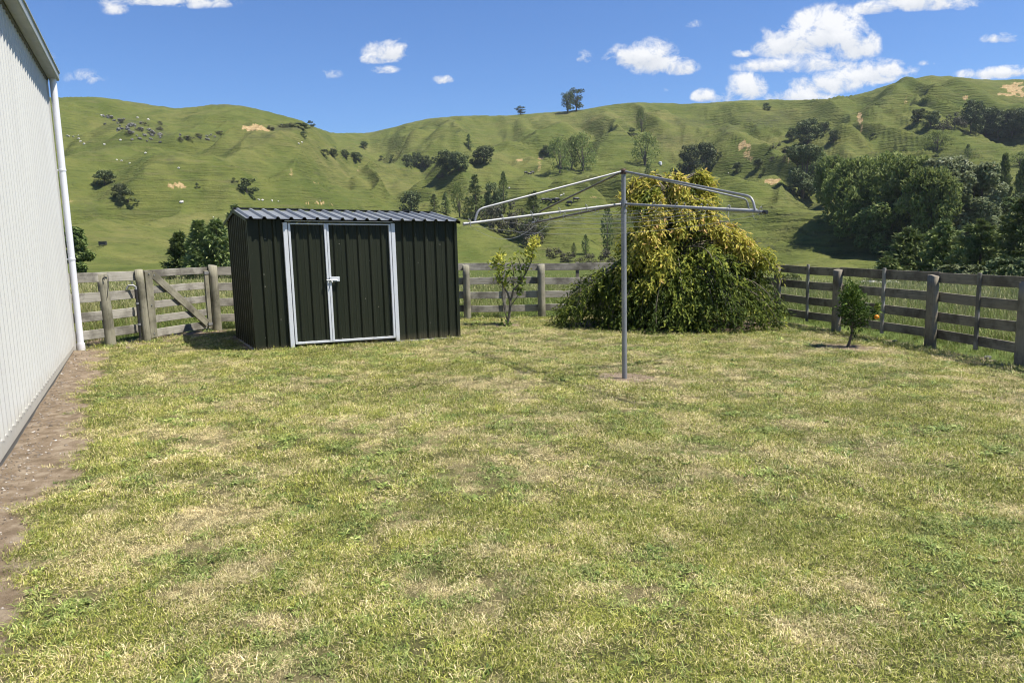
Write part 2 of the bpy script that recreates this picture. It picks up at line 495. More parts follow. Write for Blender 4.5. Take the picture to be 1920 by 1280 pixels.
rid = 1 - np.abs(2 * fbm((XG + warp) / 38, (YG - warp) / 150, 71, 3) - 1); rid2 = 1 - np.abs(2 * fbm((XG - warp * .5) / 15, (YG + warp) / 70, 76, 3) - 1)
Z += fade * ((rid - .72) * 22 + (rid2 - .7) * 3 + (fbm(XG / 70, YG / 70, 81, 3) - .5) * 9)
Z += np.clip(Q * 12, 0, 1) * ((fbm(XG / 14, YG / 14, 91, 4) - .5) * 2.2 * np.clip((1.06 - Q) * 6, .25, 1) + (fbm(XG / 4.5, YG / 4.5, 95, 3) - .5) * .7)
Z += (1 - np.clip(Q * 12, 0, 1)) * sstep(22, 40, YG) * (fbm(XG / 9, YG / 9, 97, 3) - .5) * .5
for pl, amp, wid in LINES:
    pts = [to_base(*p) for p in pl]; best = np.full(U.shape, 1e9)
    for a, c2 in zip(pts[:-1], pts[1:]):
        d, t = seg_dist(XG, YG, a, c2); best = np.minimum(best, d)
    jit = (fbm(XG / 16, YG / 16, 103, 3) - .5) * wid * .9
    Z += 1.35 * amp * np.exp(-((best + jit * np.clip(best / wid, 0, 1)) / wid) ** 2) * np.clip(Q * 5 + .2, 0, 1) * np.clip((.97 - Q) * 3.5, 0, 1)
# terracettes: small steps along the contour
slope_band = sstep(.12, .35, Q) * np.clip((1.05 - Q) * 4, 0, 1)
ph = Z / 1.55 + fbm(XG / 30, YG / 30, 111, 3) * 5
Z += slope_band * (.2 + .3 * sstep(-150, 100, XG)) * (np.abs((ph % 1) - .5) * 2 - .5) * sstep(.40, .62, fbm(XG / 45, YG / 45, 117, 3))
# the near spur in front of the gully trees
spur = [(560, 396, 190), (700, 402, 185), (800, 408, 178), (868, 421, 170), (945, 450, 160), (1020, 482, 150), (1090, 501, 142), (1160, 516, 132)]
sp = np.array([tuple(at(*s)) for s in spur])
best = np.full(U.shape, 1e9); cz = np.zeros(U.shape); side = np.zeros(U.shape)
for a, c2 in zip(sp[:-1], sp[1:]):
    d, t = seg_dist(XG, YG, a, c2); k = d < best; best = np.where(k, d, best); cz = np.where(k, a[2] + (c2[2] - a[2]) * t, cz)
    sd_ = (c2[0] - a[0]) * (YG - a[1]) - (c2[1] - a[1]) * (XG - a[0]); side = np.where(k, sd_, side)
drop = np.where(side > 0, .55 * best - 0, .16 * best)
zs_ = cz - np.where(side > 0, np.clip(drop, 0, 7), drop)
use = np.where(side > 0, np.exp(-(np.clip(best - 8, 0, None) / 18) ** 2), np.exp(-(np.clip(best - 45, 0, None) / 25) ** 2)) * sstep(sp[0][0] - 40, sp[0][0] + 5, XG)
front = side <= 0
Z = np.where(front, np.maximum(Z, Z * (1 - use) + zs_ * use), Z * (1 - use) + np.minimum(Z, zs_) * use)

# slips, bare clay and rough dark ground, painted where they lie on the hill
w_ = np.stack([XG, YG, Z - 1.65], -1)
RTa, UPa, FWa = np.array(RT), np.array(UP), np.array(FW)
depth = w_ @ FWa; PXG = 960 + F * (w_ @ RTa) / depth; PYG = 640 - F * (w_ @ UPa) / depth
clay = np.zeros(U.shape); rough_ = np.zeros(U.shape)
jx = (fbm(XG / 5, YG / 5, 131, 3) - .5); jy = (fbm(XG / 5, YG / 5, 137, 3) - .5)
for px, py, rx, ry, k in [(478, 241, 20, 7, 1), (330, 347, 16, 4, .9), (345, 352, 8, 3, .9), (381, 383, 9, 3, .8), (250, 357, 9, 3, .8), (134, 376, 6, 3, .5), (1396, 275, 13, 13, .8), (1402, 297, 9, 12, .6),
                          (1484, 288, 10, 14, .7), (1448, 340, 13, 6, .8), (1899, 166, 22, 11, 1), (1915, 178, 8, 8, .8), (1805, 184, 7, 4, .9), (1612, 221, 5, 13, .9), (1616, 238, 3, 9, .6), (1850, 313, 14, 3, 1),
                          (975, 301, 9, 3, .8), (1012, 297, 7, 2, .8), (1011, 311, 4, 10, .5), (1180, 372, 10, 2, .6), (590, 380, 18, 2.5, .9), (620, 384, 9, 2, .6), (673, 317, 5, 6, .4), (590, 345, 10, 4, .4), (545, 322, 4, 8, .5),
                          (1697, 186, 4, 10, .5), (1345, 283, 5, 4, .5), (1240, 380, 9, 2, .5), (700, 370, 10, 3, .35), (1112, 371, 12, 2, .6), (1530, 306, 4, 6, .4), (1375, 322, 9, 2, .5), (1770, 262, 10, 3, .4), (1740, 290, 12, 2, .4)]:
    d = np.sqrt(((PXG - px + jx * rx * 2.2) / rx) ** 2 + ((PYG - py + jy * ry * 2.2) / ry) ** 2)
    clay = np.maximum(clay, k * (1 - sstep(.75, 1.15, d)))
for px, py, rx, ry, k in [(1440, 226, 55, 16, .6), (1370, 240, 30, 10, .5), (1420, 460, 45, 3, .0), (240, 235, 50, 18, .5), (300, 248, 28, 16, .6), (380, 258, 50, 6, .6), (545, 240, 46, 6, .8), (430, 196, 45, 4, .6), (1290, 230, 40, 12, .5), (1255, 262, 20, 20, .4),
                          (1800, 290, 60, 10, .35), (1690, 262, 18, 6, .5), (940, 255, 30, 6, .35), (870, 245, 20, 4, .35), (280, 195, 60, 6, .4), (330, 290, 40, 4, .4), (320, 300, 8, 14, .5), (500, 255, 40, 4, .5), (1090, 255, 30, 4, .4), (260, 400, 30, 10, .3), (170, 395, 30, 14, .3)]:
    d = np.sqrt(((PXG - px + jx * rx * 1.4) / rx) ** 2 + ((PYG - py + jy * ry * 1.6) / ry) ** 2)
    rough_ = np.maximum(rough_, k * (1 - sstep(.4, 1.2, d)))
for pl, k, w2 in [([(1347, 418), (1372, 432), (1400, 446), (1450, 464), (1480, 470)], .9, 2.2), ([(150, 290), (230, 272), (300, 262)], .35, 3), ([(400, 320), (440, 345), (452, 365)], .4, 3)]:
    for a, c2 in zip(pl[:-1], pl[1:]):
        d, t = seg_dist(PXG, PYG, a, c2); rough_ = np.maximum(rough_, k * (1 - sstep(.5, 1.5, d / w2 + jx)))

ny, nx = U.shape; idx = np.arange(nx * ny).reshape(ny, nx)
quads = np.stack([idx[:-1, :-1], idx[:-1, 1:], idx[1:, 1:], idx[1:, :-1]], -1).reshape(-1, 4)
mt, nt, b = material('hill_pasture'); P = pos(nt)
cl = nt.attr('clay'); ro = nt.attr('rough'); nearp = nt.attr('near')
n1 = nt.noise(P, .018, 4, .6); n2 = nt.noise(P, .11, 5, .65); n3 = nt.noise(P, .9, 5, .7); n4 = nt.noise(nt.vmul(P, (.10, .10, 1.5)), 1, 4, .65, .3)
n5 = nt.noise(nt.vmul(P, (.05, .05, .7)), 1, 5, .7, .6)
g = nt.ramp(n1, [(.32, (.088, .108, .025)), (.5, (.124, .137, .036)), (.68, (.158, .152, .052))])
g = nt.mix(nt.mapr(n2, .35, .65), g, nt.mix(.65, g, (.056, .082, .018)))
g = nt.mix(nt.math('MULTIPLY', nt.mapr(n5, .54, .70), .6), g, (.125, .115, .050))
g = nt.mix(nt.math('MULTIPLY', nt.mapr(n4, .54, .68), .6), g, (.036, .048, .016))
g = nt.mix(nt.math('MULTIPLY', nt.mapr(n3, .60, .74), .6), g, (.030, .041, .015))
n6 = nt.noise(P, 3.4, 4, .7)
g = nt.mix(nt.math('MULTIPLY', nt.mapr(n6, .5, .72), .4), g, (.115, .112, .045))
g = nt.mix(nt.math('MULTIPLY', nt.mapr(nt.noise(P, .33, 6, .75), .62, .72), .75), g, (.038, .042, .022))
g = nt.mix(nt.math('MULTIPLY', ro, nt.mapr(nt.noise(P, .5, 5, .75), .35, .62)), g, (.048, .050, .032))
clayc = nt.ramp(nt.noise(P, .8, 5, .7), [(.3, (.20, .12, .05)), (.55, (.38, .28, .14)), (.75, (.50, .41, .27))])
g = nt.mix(nt.mapr(nt.math('ADD', cl, nt.math('MULTIPLY', nt.math('SUBTRACT', nt.noise(P, .7, 4, .75), .5), 1.3)), .38, .72), g, clayc)
g = nt.mix(nearp, g, nt.ramp(nt.noise(P, 2.5, 5, .75), [(.3, (.050, .072, .018)), (.55, (.080, .100, .028)), (.75, (.13, .13, .05))]))
sz_ = nt.node('ShaderNodeSeparateXYZ'); nt.put(sz_.inputs[0], P)
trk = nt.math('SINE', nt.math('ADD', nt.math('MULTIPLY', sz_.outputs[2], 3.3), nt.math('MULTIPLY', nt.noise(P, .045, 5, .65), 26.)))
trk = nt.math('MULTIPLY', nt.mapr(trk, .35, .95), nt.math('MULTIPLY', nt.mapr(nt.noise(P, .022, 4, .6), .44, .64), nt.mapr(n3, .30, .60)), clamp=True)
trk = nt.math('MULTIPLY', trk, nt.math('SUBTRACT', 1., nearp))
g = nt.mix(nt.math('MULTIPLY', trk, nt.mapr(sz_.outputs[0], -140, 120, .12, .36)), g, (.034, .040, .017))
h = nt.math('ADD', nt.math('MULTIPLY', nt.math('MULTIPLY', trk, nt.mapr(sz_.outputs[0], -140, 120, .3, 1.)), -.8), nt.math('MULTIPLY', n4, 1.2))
h = nt.math('ADD', h, nt.math('ADD', nt.math('MULTIPLY', n3, .5), nt.math('MULTIPLY', n5, .8)))
finish(nt, b, g, .95, 0, nt.bump(h, .85, 1.1), .05)
hills = link('hills', mesh_np('hills', np.stack([XG, YG, Z], -1).reshape(-1, 3), quads, mt, True, dict(clay=clay.ravel(), rough=rough_.ravel(), near=(1 - sstep(40, 75, YG)).ravel())))
tag(hills, kind='structure')


def terr(x, y):
    u = x / y
    i = np.clip(np.searchsorted(uu, u) - 1, 0, len(uu) - 2); j = np.clip(np.searchsorted(YY, y) - 1, 0, len(YY) - 2)
    a = np.clip((u - uu[i]) / (uu[i + 1] - uu[i]), 0, 1); c2 = np.clip((y - YY[j]) / (YY[j + 1] - YY[j]), 0, 1)
    return (Z[j, i] * (1 - a) + Z[j, i + 1] * a) * (1 - c2) + (Z[j + 1, i] * (1 - a) + Z[j + 1, i + 1] * a) * c2


def hill_pt(px, py, Y=None):
    """the point of the hillside seen at a photo pixel (or at depth Y under it)"""
    d = ray(px, py)
    if Y is None:
        ys = 45 * (1000 / 45) ** np.linspace(0, 1, 2500)
        zt = terr(d.x * ys, ys); k = np.nonzero(zt >= 1.65 + d.z * ys)[0]
        Y = float(ys[k[0]]) if len(k) else float(np.interp(d.x, su[:, 0], sY)) - 2
    X = d.x * Y
    return Vector((X, Y, float(terr(np.array(X), np.array(Y)))))

# ------------------------------------------------------------------ timber
def wood_bar(name, a, b, w, h, mat, parent, off, up=Vector((0, 0, 1)), bevel=.005, seg=1, bow=0.0):
    """plank from a to b with length-wise grain coordinates"""
    a = Vector(a) - off; b = Vector(b) - off; X = (b - a).normalized(); Yv = up.cross(X).normalized(); Zv = X.cross(Yv).normalized()
    L = (b - a).length; vs = []; n = seg + 1; r0 = random.random() * 50
    for i in range(n):
        t = i / seg; c = a + X * (L * t) + Zv * (bow * (1 - (2 * t - 1) ** 2)) + Yv * (bow * .6 * sin(3 * t + r0))
        vs += [c + Yv * (-w / 2) + Zv * (-h / 2), c + Yv * (w / 2) + Zv * (-h / 2), c + Yv * (w / 2) + Zv * (h / 2), c + Yv * (-w / 2) + Zv * (h / 2)]
    fs = [(i * 4 + k, i * 4 + (k + 1) % 4, i * 4 + 4 + (k + 1) % 4, i * 4 + 4 + k) for i in range(seg) for k in range(4)] + [(3, 2, 1, 0), (n * 4 - 4, n * 4 - 3, n * 4 - 2, n * 4 - 1)]
    me = bpy.data.meshes.new(name); me.from_pydata(vs, [], fs); me.update(); me.materials.append(mat)
    uv = me.uv_layers.new(name='grain')
    for lp in me.loops:
        p = me.vertices[lp.vertex_index].co - a
        uv.data[lp.index].uv = (p.dot(X) + r0, p.dot(Zv) + p.dot(Yv) * .7 + r0)
    o = link(name, me, parent)
    if bevel:
        bm_ = o.modifiers.new('bevel', 'BEVEL'); bm_.width = bevel; bm_.segments = 2; bm_.limit_method = 'ANGLE'
    return o


def wood_post(name, foot, top, r, mat, parent, off, n=14, flat=None, lean=(0, 0)):
    """round or half-round post with grain coordinates; flat = direction of the sawn face"""
    foot = Vector(foot) - off; h = top; vs = []; rows = 7; r0 = random.random() * 50
    for i in range(rows):
        t = i / (rows - 1); z = -.06 + (h + .06) * t
        for k in range(n):
            an = 2 * pi * k / n; rr = r * (1.04 - .08 * t) * (1 + .03 * sin(3 * an + r0) + .015 * random.uniform(-1, 1))
            d = Vector((cos(an), sin(an), 0)) * rr
            if flat is not None:
                q = d.dot(flat)
                if q > r * .45: d -= flat * (q - r * .45)
            zz = z + (.014 * sin(an + r0) if i == rows - 1 else 0)
            vs.append(foot + d + Vector((lean[0] * t, lean[1] * t, zz)))
    fs = [(i * n + k, i * n + (k + 1) % n, (i + 1) * n + (k + 1) % n, (i + 1) * n + k) for i in range(rows - 1) for k in range(n)]
    fs += [tuple(range((rows - 1) * n, rows * n))]
    me = bpy.data.meshes.new(name); me.from_pydata(vs, [], fs); me.update(); me.materials.append(mat)
    uv = me.uv_layers.new(name='grain')
    for p in me.polygons:
        for li in p.loop_indices:
            vi = me.loops[li].vertex_index; k = vi % n
            kk = k + (n if (k == 0 and any(me.loops[l2].vertex_index % n == n - 1 for l2 in p.loop_indices) and len(p.loop_indices) == 4) else 0)
            uv.data[li].uv = (me.vertices[vi].co.z + r0, kk * r * 2 * pi / n + r0)
    sm = [len(p.vertices) == 4 for p in me.polygons]
    me.polygons.foreach_set('use_smooth', sm)
    return link(name, me, parent)


RAILS = [(1.085, .15), (.79, .145), (.50, .145), (.215, .14)]      # centre height, depth


def run_rails(root, off, a, b, back, mat, drop=0.0, skip=(), ext=0.03):
    d = (b - a); d.z = 0; d.normalize()
    for k, (z, h) in enumerate(RAILS):
        if k in skip: continue
        j = random.uniform(-.012, .012)
        A = Vector((a.x, a.y, gz(a.x) + z + j)) + back - d * ext; B = Vector((b.x, b.y, gz(b.x) + z + random.uniform(-.012, .012))) + back + d * ext
        wood_bar('rail', A, B, .028, h, mat, root, off, seg=5, bow=random.uniform(-.012, .012))


def perp(a, b, toward_cam=True):
    d = (b - a); d.z = 0; d.normalize(); n = Vector((d.y, -d.x, 0))
    return n if n.y < 0 or abs(n.x) > .9 and (n.x < 0) == (a.x > 0) else -n


def onground(v): return Vector((v.x, v.y, gz(v.x)))


# left run: from behind the downpipe to the gate
L0, L1, L2 = [onground(v) for v in LEFT]
nl = perp(L1, GPOST); ld = (GPOST - L1); ld.z = 0; ld.normalize()
Lm = L1 - ld * 1.3; Lm.z = gz(Lm.x)
root = thing('fence', 'short grey post and rail fence between the white downpipe and the gate', 'fence', L1)
off = Vector(root.location)
run_rails(root, off, Lm, L2 - nl * 0, -nl * .095, M['wood'])
wood_post('post', L1, 1.13, .078, M['wood_green'], root, off, lean=(-.035, 0))
wood_post('post', L2, 1.17, .064, M['wood_green'], root, off, lean=(-.03, 0))
hk = MB(); c0 = L1 + nl * .09 + Vector((-.03, 0, 1.08))
sx = Vector((nl.y, -nl.x, 0)) * -1
hk.tube([c0 + sx * -.035 + Vector((0, 0, -.05)), c0 + sx * -.035 + Vector((0, 0, .03)), c0 + sx * .035 + Vector((0, 0, .03)), c0 + sx * .035 + Vector((0, 0, -.05))], .008, 6)
hk.build('hook', M['galv_old'], root, off)
hk = MB(); hk.tube([c0 + sx * .035 + Vector((0, 0, -.05)), c0 + sx * .03 + Vector((0, 0, -.12)), c0 + sx * -.0 + Vector((0, 0, -.25)), c0 + sx * -.02 + Vector((0, 0, -.33))], .004, 5)
hk.build('tie_wire', M['black'], root, off)

# gate
g0 = onground(GATE0); g1 = onground(GATE1); gd = (g1 - g0); gd.z = 0; GL = gd.length; gd.normalize(); gn = perp(g0, g1)
root = thing('gate', 'grey timber garden gate with five rails and a diagonal brace', 'gate', g0)
off = Vector(root.location); upz = Vector((0, 0, 1))
for z, h in [(1.10, .12), (.83, .12), (.585, .12), (.345, .12), (.115, .13)]:
    wood_bar('rail', g0 + upz * z, g1 + upz * (z + gz(g0.x) * 0), .028, h, M['wood'], root, off, seg=3, bow=.004)
wood_bar('stile', g0 + gd * .07 + gn * .031 + upz * .05, g0 + gd * .07 + gn * .031 + upz * 1.14, .15, .03, M['wood_green'], root, off, up=gn)
wood_bar('stile', g1 - gd * .08 + gn * .031 + upz * .05, g1 - gd * .08 + gn * .031 + upz * 1.10, .13, .03, M['wood_green'], root, off, up=gn)
wood_bar('brace', g0 + gd * .16 + gn * .032 + upz * 1.09, g1 - gd * .17 + gn * .032 + upz * .15, .13, .028, M['wood_green'], root, off, up=gn)
for q, z in ((.07, 1.10), (.07, .585), (.07, .115), (.18, 1.07), (.55, .66)):
    bt = MB(); c0 = g0 + gd * (q if q < .3 else GL * q) + gn * .048 + upz * z
    bt.tube([c0, c0 + gn * .008], .011, 8); bt.build('bolt', M['galv'], root, off)
for z in (1.06, .13):
    hg = MB(); hg.bar(g1 - gd * .16 + gn * .052 + upz * z, g1 + gd * .06 + gn * .052 + upz * z, .006, .045); hg.tube([g1 + gd * .07 + gn * .052 + upz * (z - .05), g1 + gd * .07 + gn * .052 + upz * (z + .05)], .011, 8)
    hg.build('hinge', M['galv'], root, off)

# water riser with a tap beside the latch post
w0 = L2 - ld * .12 + nl * .0; w0.z = gz(w0.x)
root = thing('water_pipe', 'thin black water pipe with a metal tap beside the gate latch post', 'pipe', w0)
p_ = MB(); p_.tube([(0, 0, -.02), (0, 0, .86)], .019, 10); p_.build('pipe', M['black'], root)
p_ = MB(); p_.tube([(0, 0, .84), (0, 0, .90), (-.03, -.02, .93), (-.09, -.05, .93)], [.018, .018, .016, .016], 8); p_.tube([(-.09, -.05, .93), (-.12, -.065, .87)], .014, 8); p_.tube([(-.04, -.02, .93), (-.04, -.02, .985)], .009, 8)
tp = p_.build('tap', M['galv'], root)
p_ = MB(); p_.box((-.04, -.02, .992), (.09, .016, .012)); p_.build('tap_handle', M['galv'], tp)
for z in (.28, .62):
    p_ = MB(); p_.tube([(0, 0, z), (0, 0, z + .03)], .026, 10); p_.build('clip', M['galv'], root)

# back fence: gate post -> behind the shed -> corner behind the tree
root = thing('fence', 'grey post and rail fence along the back, behind the dark shed and the weeping tree', 'fence', onground(GPOST))
off = Vector(root.location)
B = [onground(v) for v in BK] + [onground(corner)]
wood_post('post', B[0], 1.19, .078, M['wood_green'], root, off)
n0 = perp(B[0], B[1]); n1 = perp(B[1], B[2]); n2 = perp(B[2], B[3])
mid = (B[0] + B[1]) / 2
run_rails(root, off, B[0], mid, -n0 * .10, M['wood']); run_rails(root, off, mid, B[1], -n0 * .10, M['wood'])
run_rails(root, off, B[1], B[2], -n1 * .09, M['wood'])
h3 = B[2] + (B[3] - B[2]) * .5; h3.z = gz(h3.x)
run_rails(root, off, B[2], h3, -n2 * .09, M['wood']); run_rails(root, off, h3, B[3], -n2 * .09, M['wood'])
wood_post('post', mid, 1.12, .075, M['wood_green'], root, off)
wood_post('post', B[1], 1.13, .075, M['wood_green'], root, off)
wood_post('post', B[2], 1.13, .080, M['wood_green'], root, off)
wood_post('post', h3, 1.17, .085, M['wood_green'], root, off)
wood_post('post', B[3], 1.2, .095, M['wood_green'], root, off)
def batten(c, nn, root, off, mat):
    c = onground(c) + nn * -.055
    wood_bar('batten', c + Vector((0, 0, .13)), c + Vector((0, 0, 1.18)), .07, .035, mat, root, off, up=nn)
batten((B[1] + B[2]) / 2, n1, root, off, M['wood'])
batten(onground(gpt(1085, 593)), n2, root, off, M['wood'])
batten(h3 + (B[3] - h3) * .5, n2, root, off, M['wood'])

# right fence
root = thing('fence', 'dark shaded post and rail fence running down the right side', 'fence', onground(RP[0]))
off = Vector(root.location)
Rr = [onground(corner)] + [onground(v) for v in RP] + [onground(RP[2] + rdir * 2.05), onground(REND)]
for a, b2 in zip(Rr[:-1], Rr[1:]):
    nn = perp(a, b2)
    if nn.x > 0: nn = -nn
    segs = [(a, b2)] if (b2 - a).length < 3 else [(a, (a + b2) / 2), ((a + b2) / 2, b2)]
    for p, q in segs:
        run_rails(root, off, onground(p), onground(q), -nn * .085, M['wood_shaded'])
        mdl = (p + q) / 2
        c = onground(mdl) - nn * .052
        dd = (q - p); dd.z = 0; dd.normalize()
        wood_bar('batten', c + Vector((0, 0, .10)), c + Vector((0, 0, 1.19)), .055, .036, M['wood'], root, off, up=nn)
        if p is not a: wood_post('post', onground(p), 1.11, .078, M['wood_shaded'], root, off, flat=nn)
for v in Rr[1:]:
    nn = perp(Rr[2], Rr[3]); nn = -nn if nn.x > 0 else nn
    wood_post('post', v, 1.12, .088, M['wood_shaded'], root, off, flat=nn)

# ------------------------------------------------------------------ barn on the left
BL = 10.2                                                           # length built towards the camera
EAVE = 4.02
root = thing('barn', 'tall off-white ribbed metal barn with a grey gutter along its eave', 'barn', W2)
def bw(s, o, z): return wd * (-s) + wn * o + Vector((0, 0, z))       # s metres from the far corner, o out of the wall
period = .18; prof = [(0, 0), (.050, 0), (.066, .021), (.094, .021), (.11, 0), (.128, 0), (.145, .005), (.162, 0)]
mb = MB(); A = []; Bq = []
for i in range(int(BL / period)):
    for s, o in prof:
        s_a = i * period + s
        A.append(bw(s_a, o, .07)); Bq.append(bw(s_a, o, EAVE - .06))
mb.sheet(A, Bq); mb.build('wall', M['barn_wall'], root)
mb = MB()                                                            # body behind the cladding, end walls
hz = lambda s: gz(W2.x + (-wd * s).x) - gz(W2.x)
for q in ([bw(.0, -.012, -.35), bw(0, -9, -.35), bw(0, -9, EAVE - .05), bw(0, -4.5, EAVE + 1.1), bw(0, -.012, EAVE - .05)], [bw(BL, -.012, -.4), bw(BL, -9, -.4), bw(BL, -9, EAVE - .05), bw(BL, -4.5, EAVE + 1.1), bw(BL, -.012, EAVE - .05)]):
    mb.add(q, [tuple(range(5))])
mb.add([bw(0, -9, -.35), bw(BL, -9, -.4), bw(BL, -9, EAVE), bw(0, -9, EAVE)], [(0, 1, 2, 3)])
mb.add([bw(0, -.012, -.3), bw(BL, -.012, -.45), bw(BL, -.012, EAVE - .05), bw(0, -.012, EAVE - .05)], [(0, 1, 2, 3)])
mb.build('end_wall', M['barn_wall'], root)
mb = MB(); mb.add([bw(-.02, .035, EAVE - .09), bw(BL, .035, EAVE - .09), bw(BL, .035, .09), bw(-.02, .035, .09)], [])
for z0, z1, o in ((.02, .085, .012),):
    mb.add([bw(-.0, o, z0), bw(BL, o, z0 - .1), bw(BL, o, z1), bw(0, o, z1)], [(0, 1, 2, 3)]); mb.add([bw(0, -.01, z1), bw(BL, -.01, z1), bw(BL, o, z1), bw(0, o, z1)], [(0, 1, 2, 3)])
mb.build('base_flashing', M['barn_wall'], root)
mb = MB(); mb.add([bw(0, .004, -.35), bw(BL, .004, -.45), bw(BL, .004, .03), bw(0, .004, .03)], [(0, 1, 2, 3)]); mb.build('footing', M['fascia'], root)
mb = MB(); mb.bar(bw(-.012, .012, -.02), bw(-.012, .012, EAVE - .05), .05, .05, up=wd); mb.build('corner_flashing', M['barn_wall'], root)
mb = MB(); mb.bar(bw(-.10, .025, EAVE - .02), bw(BL, .025, EAVE - .02), .025, .16); mb.build('fascia', M['fascia'], root)
mb = MB(); gp = [(.045, .13), (.045, .0), (.16, .0), (.172, .012), (.176, .10), (.19, .105), (.19, .125), (.178, .128)]
z0 = EAVE - .07; gi = [(o - (.003 if o > .1 else -.003), z + .003) for o, z in gp]
mb.sheet([bw(-.16, o, z0 + z) for o, z in gp], [bw(BL, o, z0 + z) for o, z in gp])
mb.sheet([bw(-.16, o - .004, z0 + z + .004) for o, z in gp][:-1], [bw(BL, o - .004, z0 + z + .004) for o, z in gp][:-1])
mb.add([bw(-.16, o, z0 + z) for o, z in gp], [tuple(range(len(gp)))])
mb.build('gutter', M['gutter'], root)
mb = MB(); rp = []
A = []; Bq = []
for i in range(int((BL + .1) / .19)):
    for s, h in ((0, 0), (.10, 0), (.12, .03), (.16, .03), (.18, 0)):
        A.append(bw(-.1 + i * .19 + s, .09, EAVE + .075 + h)); Bq.append(bw(-.1 + i * .19 + s, -4.6, EAVE + 1.22 + h))
mb.sheet(A, Bq); mb.add([bw(-.1, -4.6, EAVE + 1.22), bw(BL, -4.6, EAVE + 1.22), bw(BL, -9.1, EAVE + .05), bw(-.1, -9.1, EAVE + .05)], [(0, 1, 2, 3)])
mb.build('roof', M['gutter'], root)
dp = MB(); s_ = -.03; dp.tube([bw(s_, .10, -.05), bw(s_, .10, EAVE - .065)], .045, 18, False)
dpo = dp.build('downpipe', M['pvc'], root)
for pyy in (319, 486):
    t = W2 + bw(s_, .1, 0); zz = (at(125, pyy, t.y).z - W2.z)
    dp = MB(); dp.tube([bw(s_, .10, zz - .012), bw(s_, .10, zz + .012)], .051, 18); dp.bar(bw(s_, .0, zz), bw(s_, .06, zz), .02, .02); dp.build('bracket', M['pvc'], dpo)
dp = MB(); dp.tube([bw(s_, .10, -.05), bw(s_, .10, .10)], [.058, .056], 18); dp.build('collar', M['pvc'], dpo)

# ------------------------------------------------------------------ dark green garden shed
FLg = Vector((FL.x, FL.y, FL.z)); root = thing('garden_shed', 'dark green metal garden shed with a grey roof and white framed double door', 'shed', FL)
slope = (FR.z - FL.z) / SHED_W
SH = 1.955; RISE = .155; OV = .115
def sh(s, t, z, follow=True): return sd * s + sb * t + Vector((0, 0, z + slope * s))
W = SHED_W; D = SHED_D


def cladding(name, ax, s0, s1, z0, ztop, mat, parent, pitch=.19, first=.06, h=.026, out=0.0, inset=None):
    """ribbed sheet along ax(s, out, z)"""
    pts = [(s0, 0)]; s = s0 + first
    while s < s1 - .02:
        for ds, o in ((-.034, 0), (-.016, h), (.016, h), (.034, 0)):
            if s0 < s + ds < s1: pts.append((s + ds, o))
        k = s + pitch / 2
        if k + .02 < s1: pts += [(k - .012, 0), (k, .004), (k + .012, 0)]
        s += pitch
    pts.append((s1, 0))
    mbb = MB(); mbb.sheet([ax(p, o + out, z0) for p, o in pts], [ax(p, o + out, ztop(p)) for p, o in pts])
    return mbb.build(name, mat, parent)


front = lambda s, o, z: sh(s, -o, z)
dj0, dj1 = W * .18, W * .725
# where the jambs stand, from the photograph
def s_at(px, py):
    d = ray(px, py); t = ((FL - CAM).dot(sb)) / Vector(d).dot(sb); P_ = CAM + d * t; return (P_ - FL).dot(sd)
j0, j1, jm, j2, j3 = s_at(533, 500), s_at(552, 600) , s_at(618, 560), s_at(738, 560), s_at(744, 560)
JL = s_at(538, 460); JM = s_at(616, 530); JR = s_at(738, 530)
cladding('front_wall', front, 0, JL - .055, .03, lambda p: SH, M['shed_green'], root, first=.17)
cladding('front_wall', front, JR + .05, W, .03, lambda p: SH, M['shed_green'], root, first=.155)
side = lambda q: (lambda s, o, z: sh(0 - o, s, z))
gable = lambda t: SH + RISE * (1 - abs(t - D / 2) / (D / 2))
def side_wall(x, sgn):
    pts = [(0, 0)]; s = .12
    while s < D - .05:
        pts += [(s - .034, 0), (s - .016, .026), (s + .016, .026), (s + .034, 0)]; s += .19
    pts.append((D, 0)); pts = sorted(pts + [(D / 2 + .001, 0)])
    mb = MB(); mb.sheet([sh(x + sgn * o, t, .03) for t, o in pts], [sh(x + sgn * o, t, gable(t)) for t, o in pts]); return mb.build('side_wall', M['shed_green'], root)
side_wall(0, -1); side_wall(W, 1)
mb = MB(); mb.add([sh(0, D, 0), sh(W, D, 0), sh(W, D, SH), sh(0, D, SH)], [(0, 1, 2, 3)]); mb.build('rear_wall', M['shed_green'], root)
for x in (.0, W):
    mb = MB(); mb.bar(sh(x, -.002, .02), sh(x, -.002, SH), .05, .05, up=sb); mb.build('corner_trim', M['shed_green'], root)
mb = MB(); mb.box(sh(W / 2, D / 2, -.04), (W + .06, D + .06, .12), (sd + Vector((0, 0, slope)), sb, Vector((0, 0, 1)))); mb.build('slab', M['concrete'], root)
# roof: two ribbed slopes
mb = MB(); pr = [(-.05, 0)]; s = .02
while s < W + .04:
    pr += [(s - .034, 0), (s - .014, .032), (s + .014, .032), (s + .034, 0)]; s += (W - .02) / 17
pr.append((W + .05, 0)); pr = sorted(pr)
def rz(t): return SH + .02 + RISE * (1 - abs(t - D / 2) / (D / 2))
for t0, t1 in ((-OV, D / 2), (D + OV, D / 2)):
    mb.sheet([sh(s, t0, rz(t0) + o) for s, o in pr], [sh(s, t1, rz(t1) + o) for s, o in pr])
    mb.sheet([sh(s, t0, rz(t0) + o - .006) for s, o in pr], [sh(s, t1, rz(t1) + o - .006) for s, o in pr])
mb.build('roof', M['shed_roof'], root)
for sx_ in (-.05, W + .05):
    mb = MB()
    for t0 in (-OV, D + OV):
        mb.bar(sh(sx_, t0, rz(t0) - .02), sh(sx_, D / 2, rz(D / 2) - .02), .008, .05)
    mb.build('barge_trim', M['shed_green'], root)
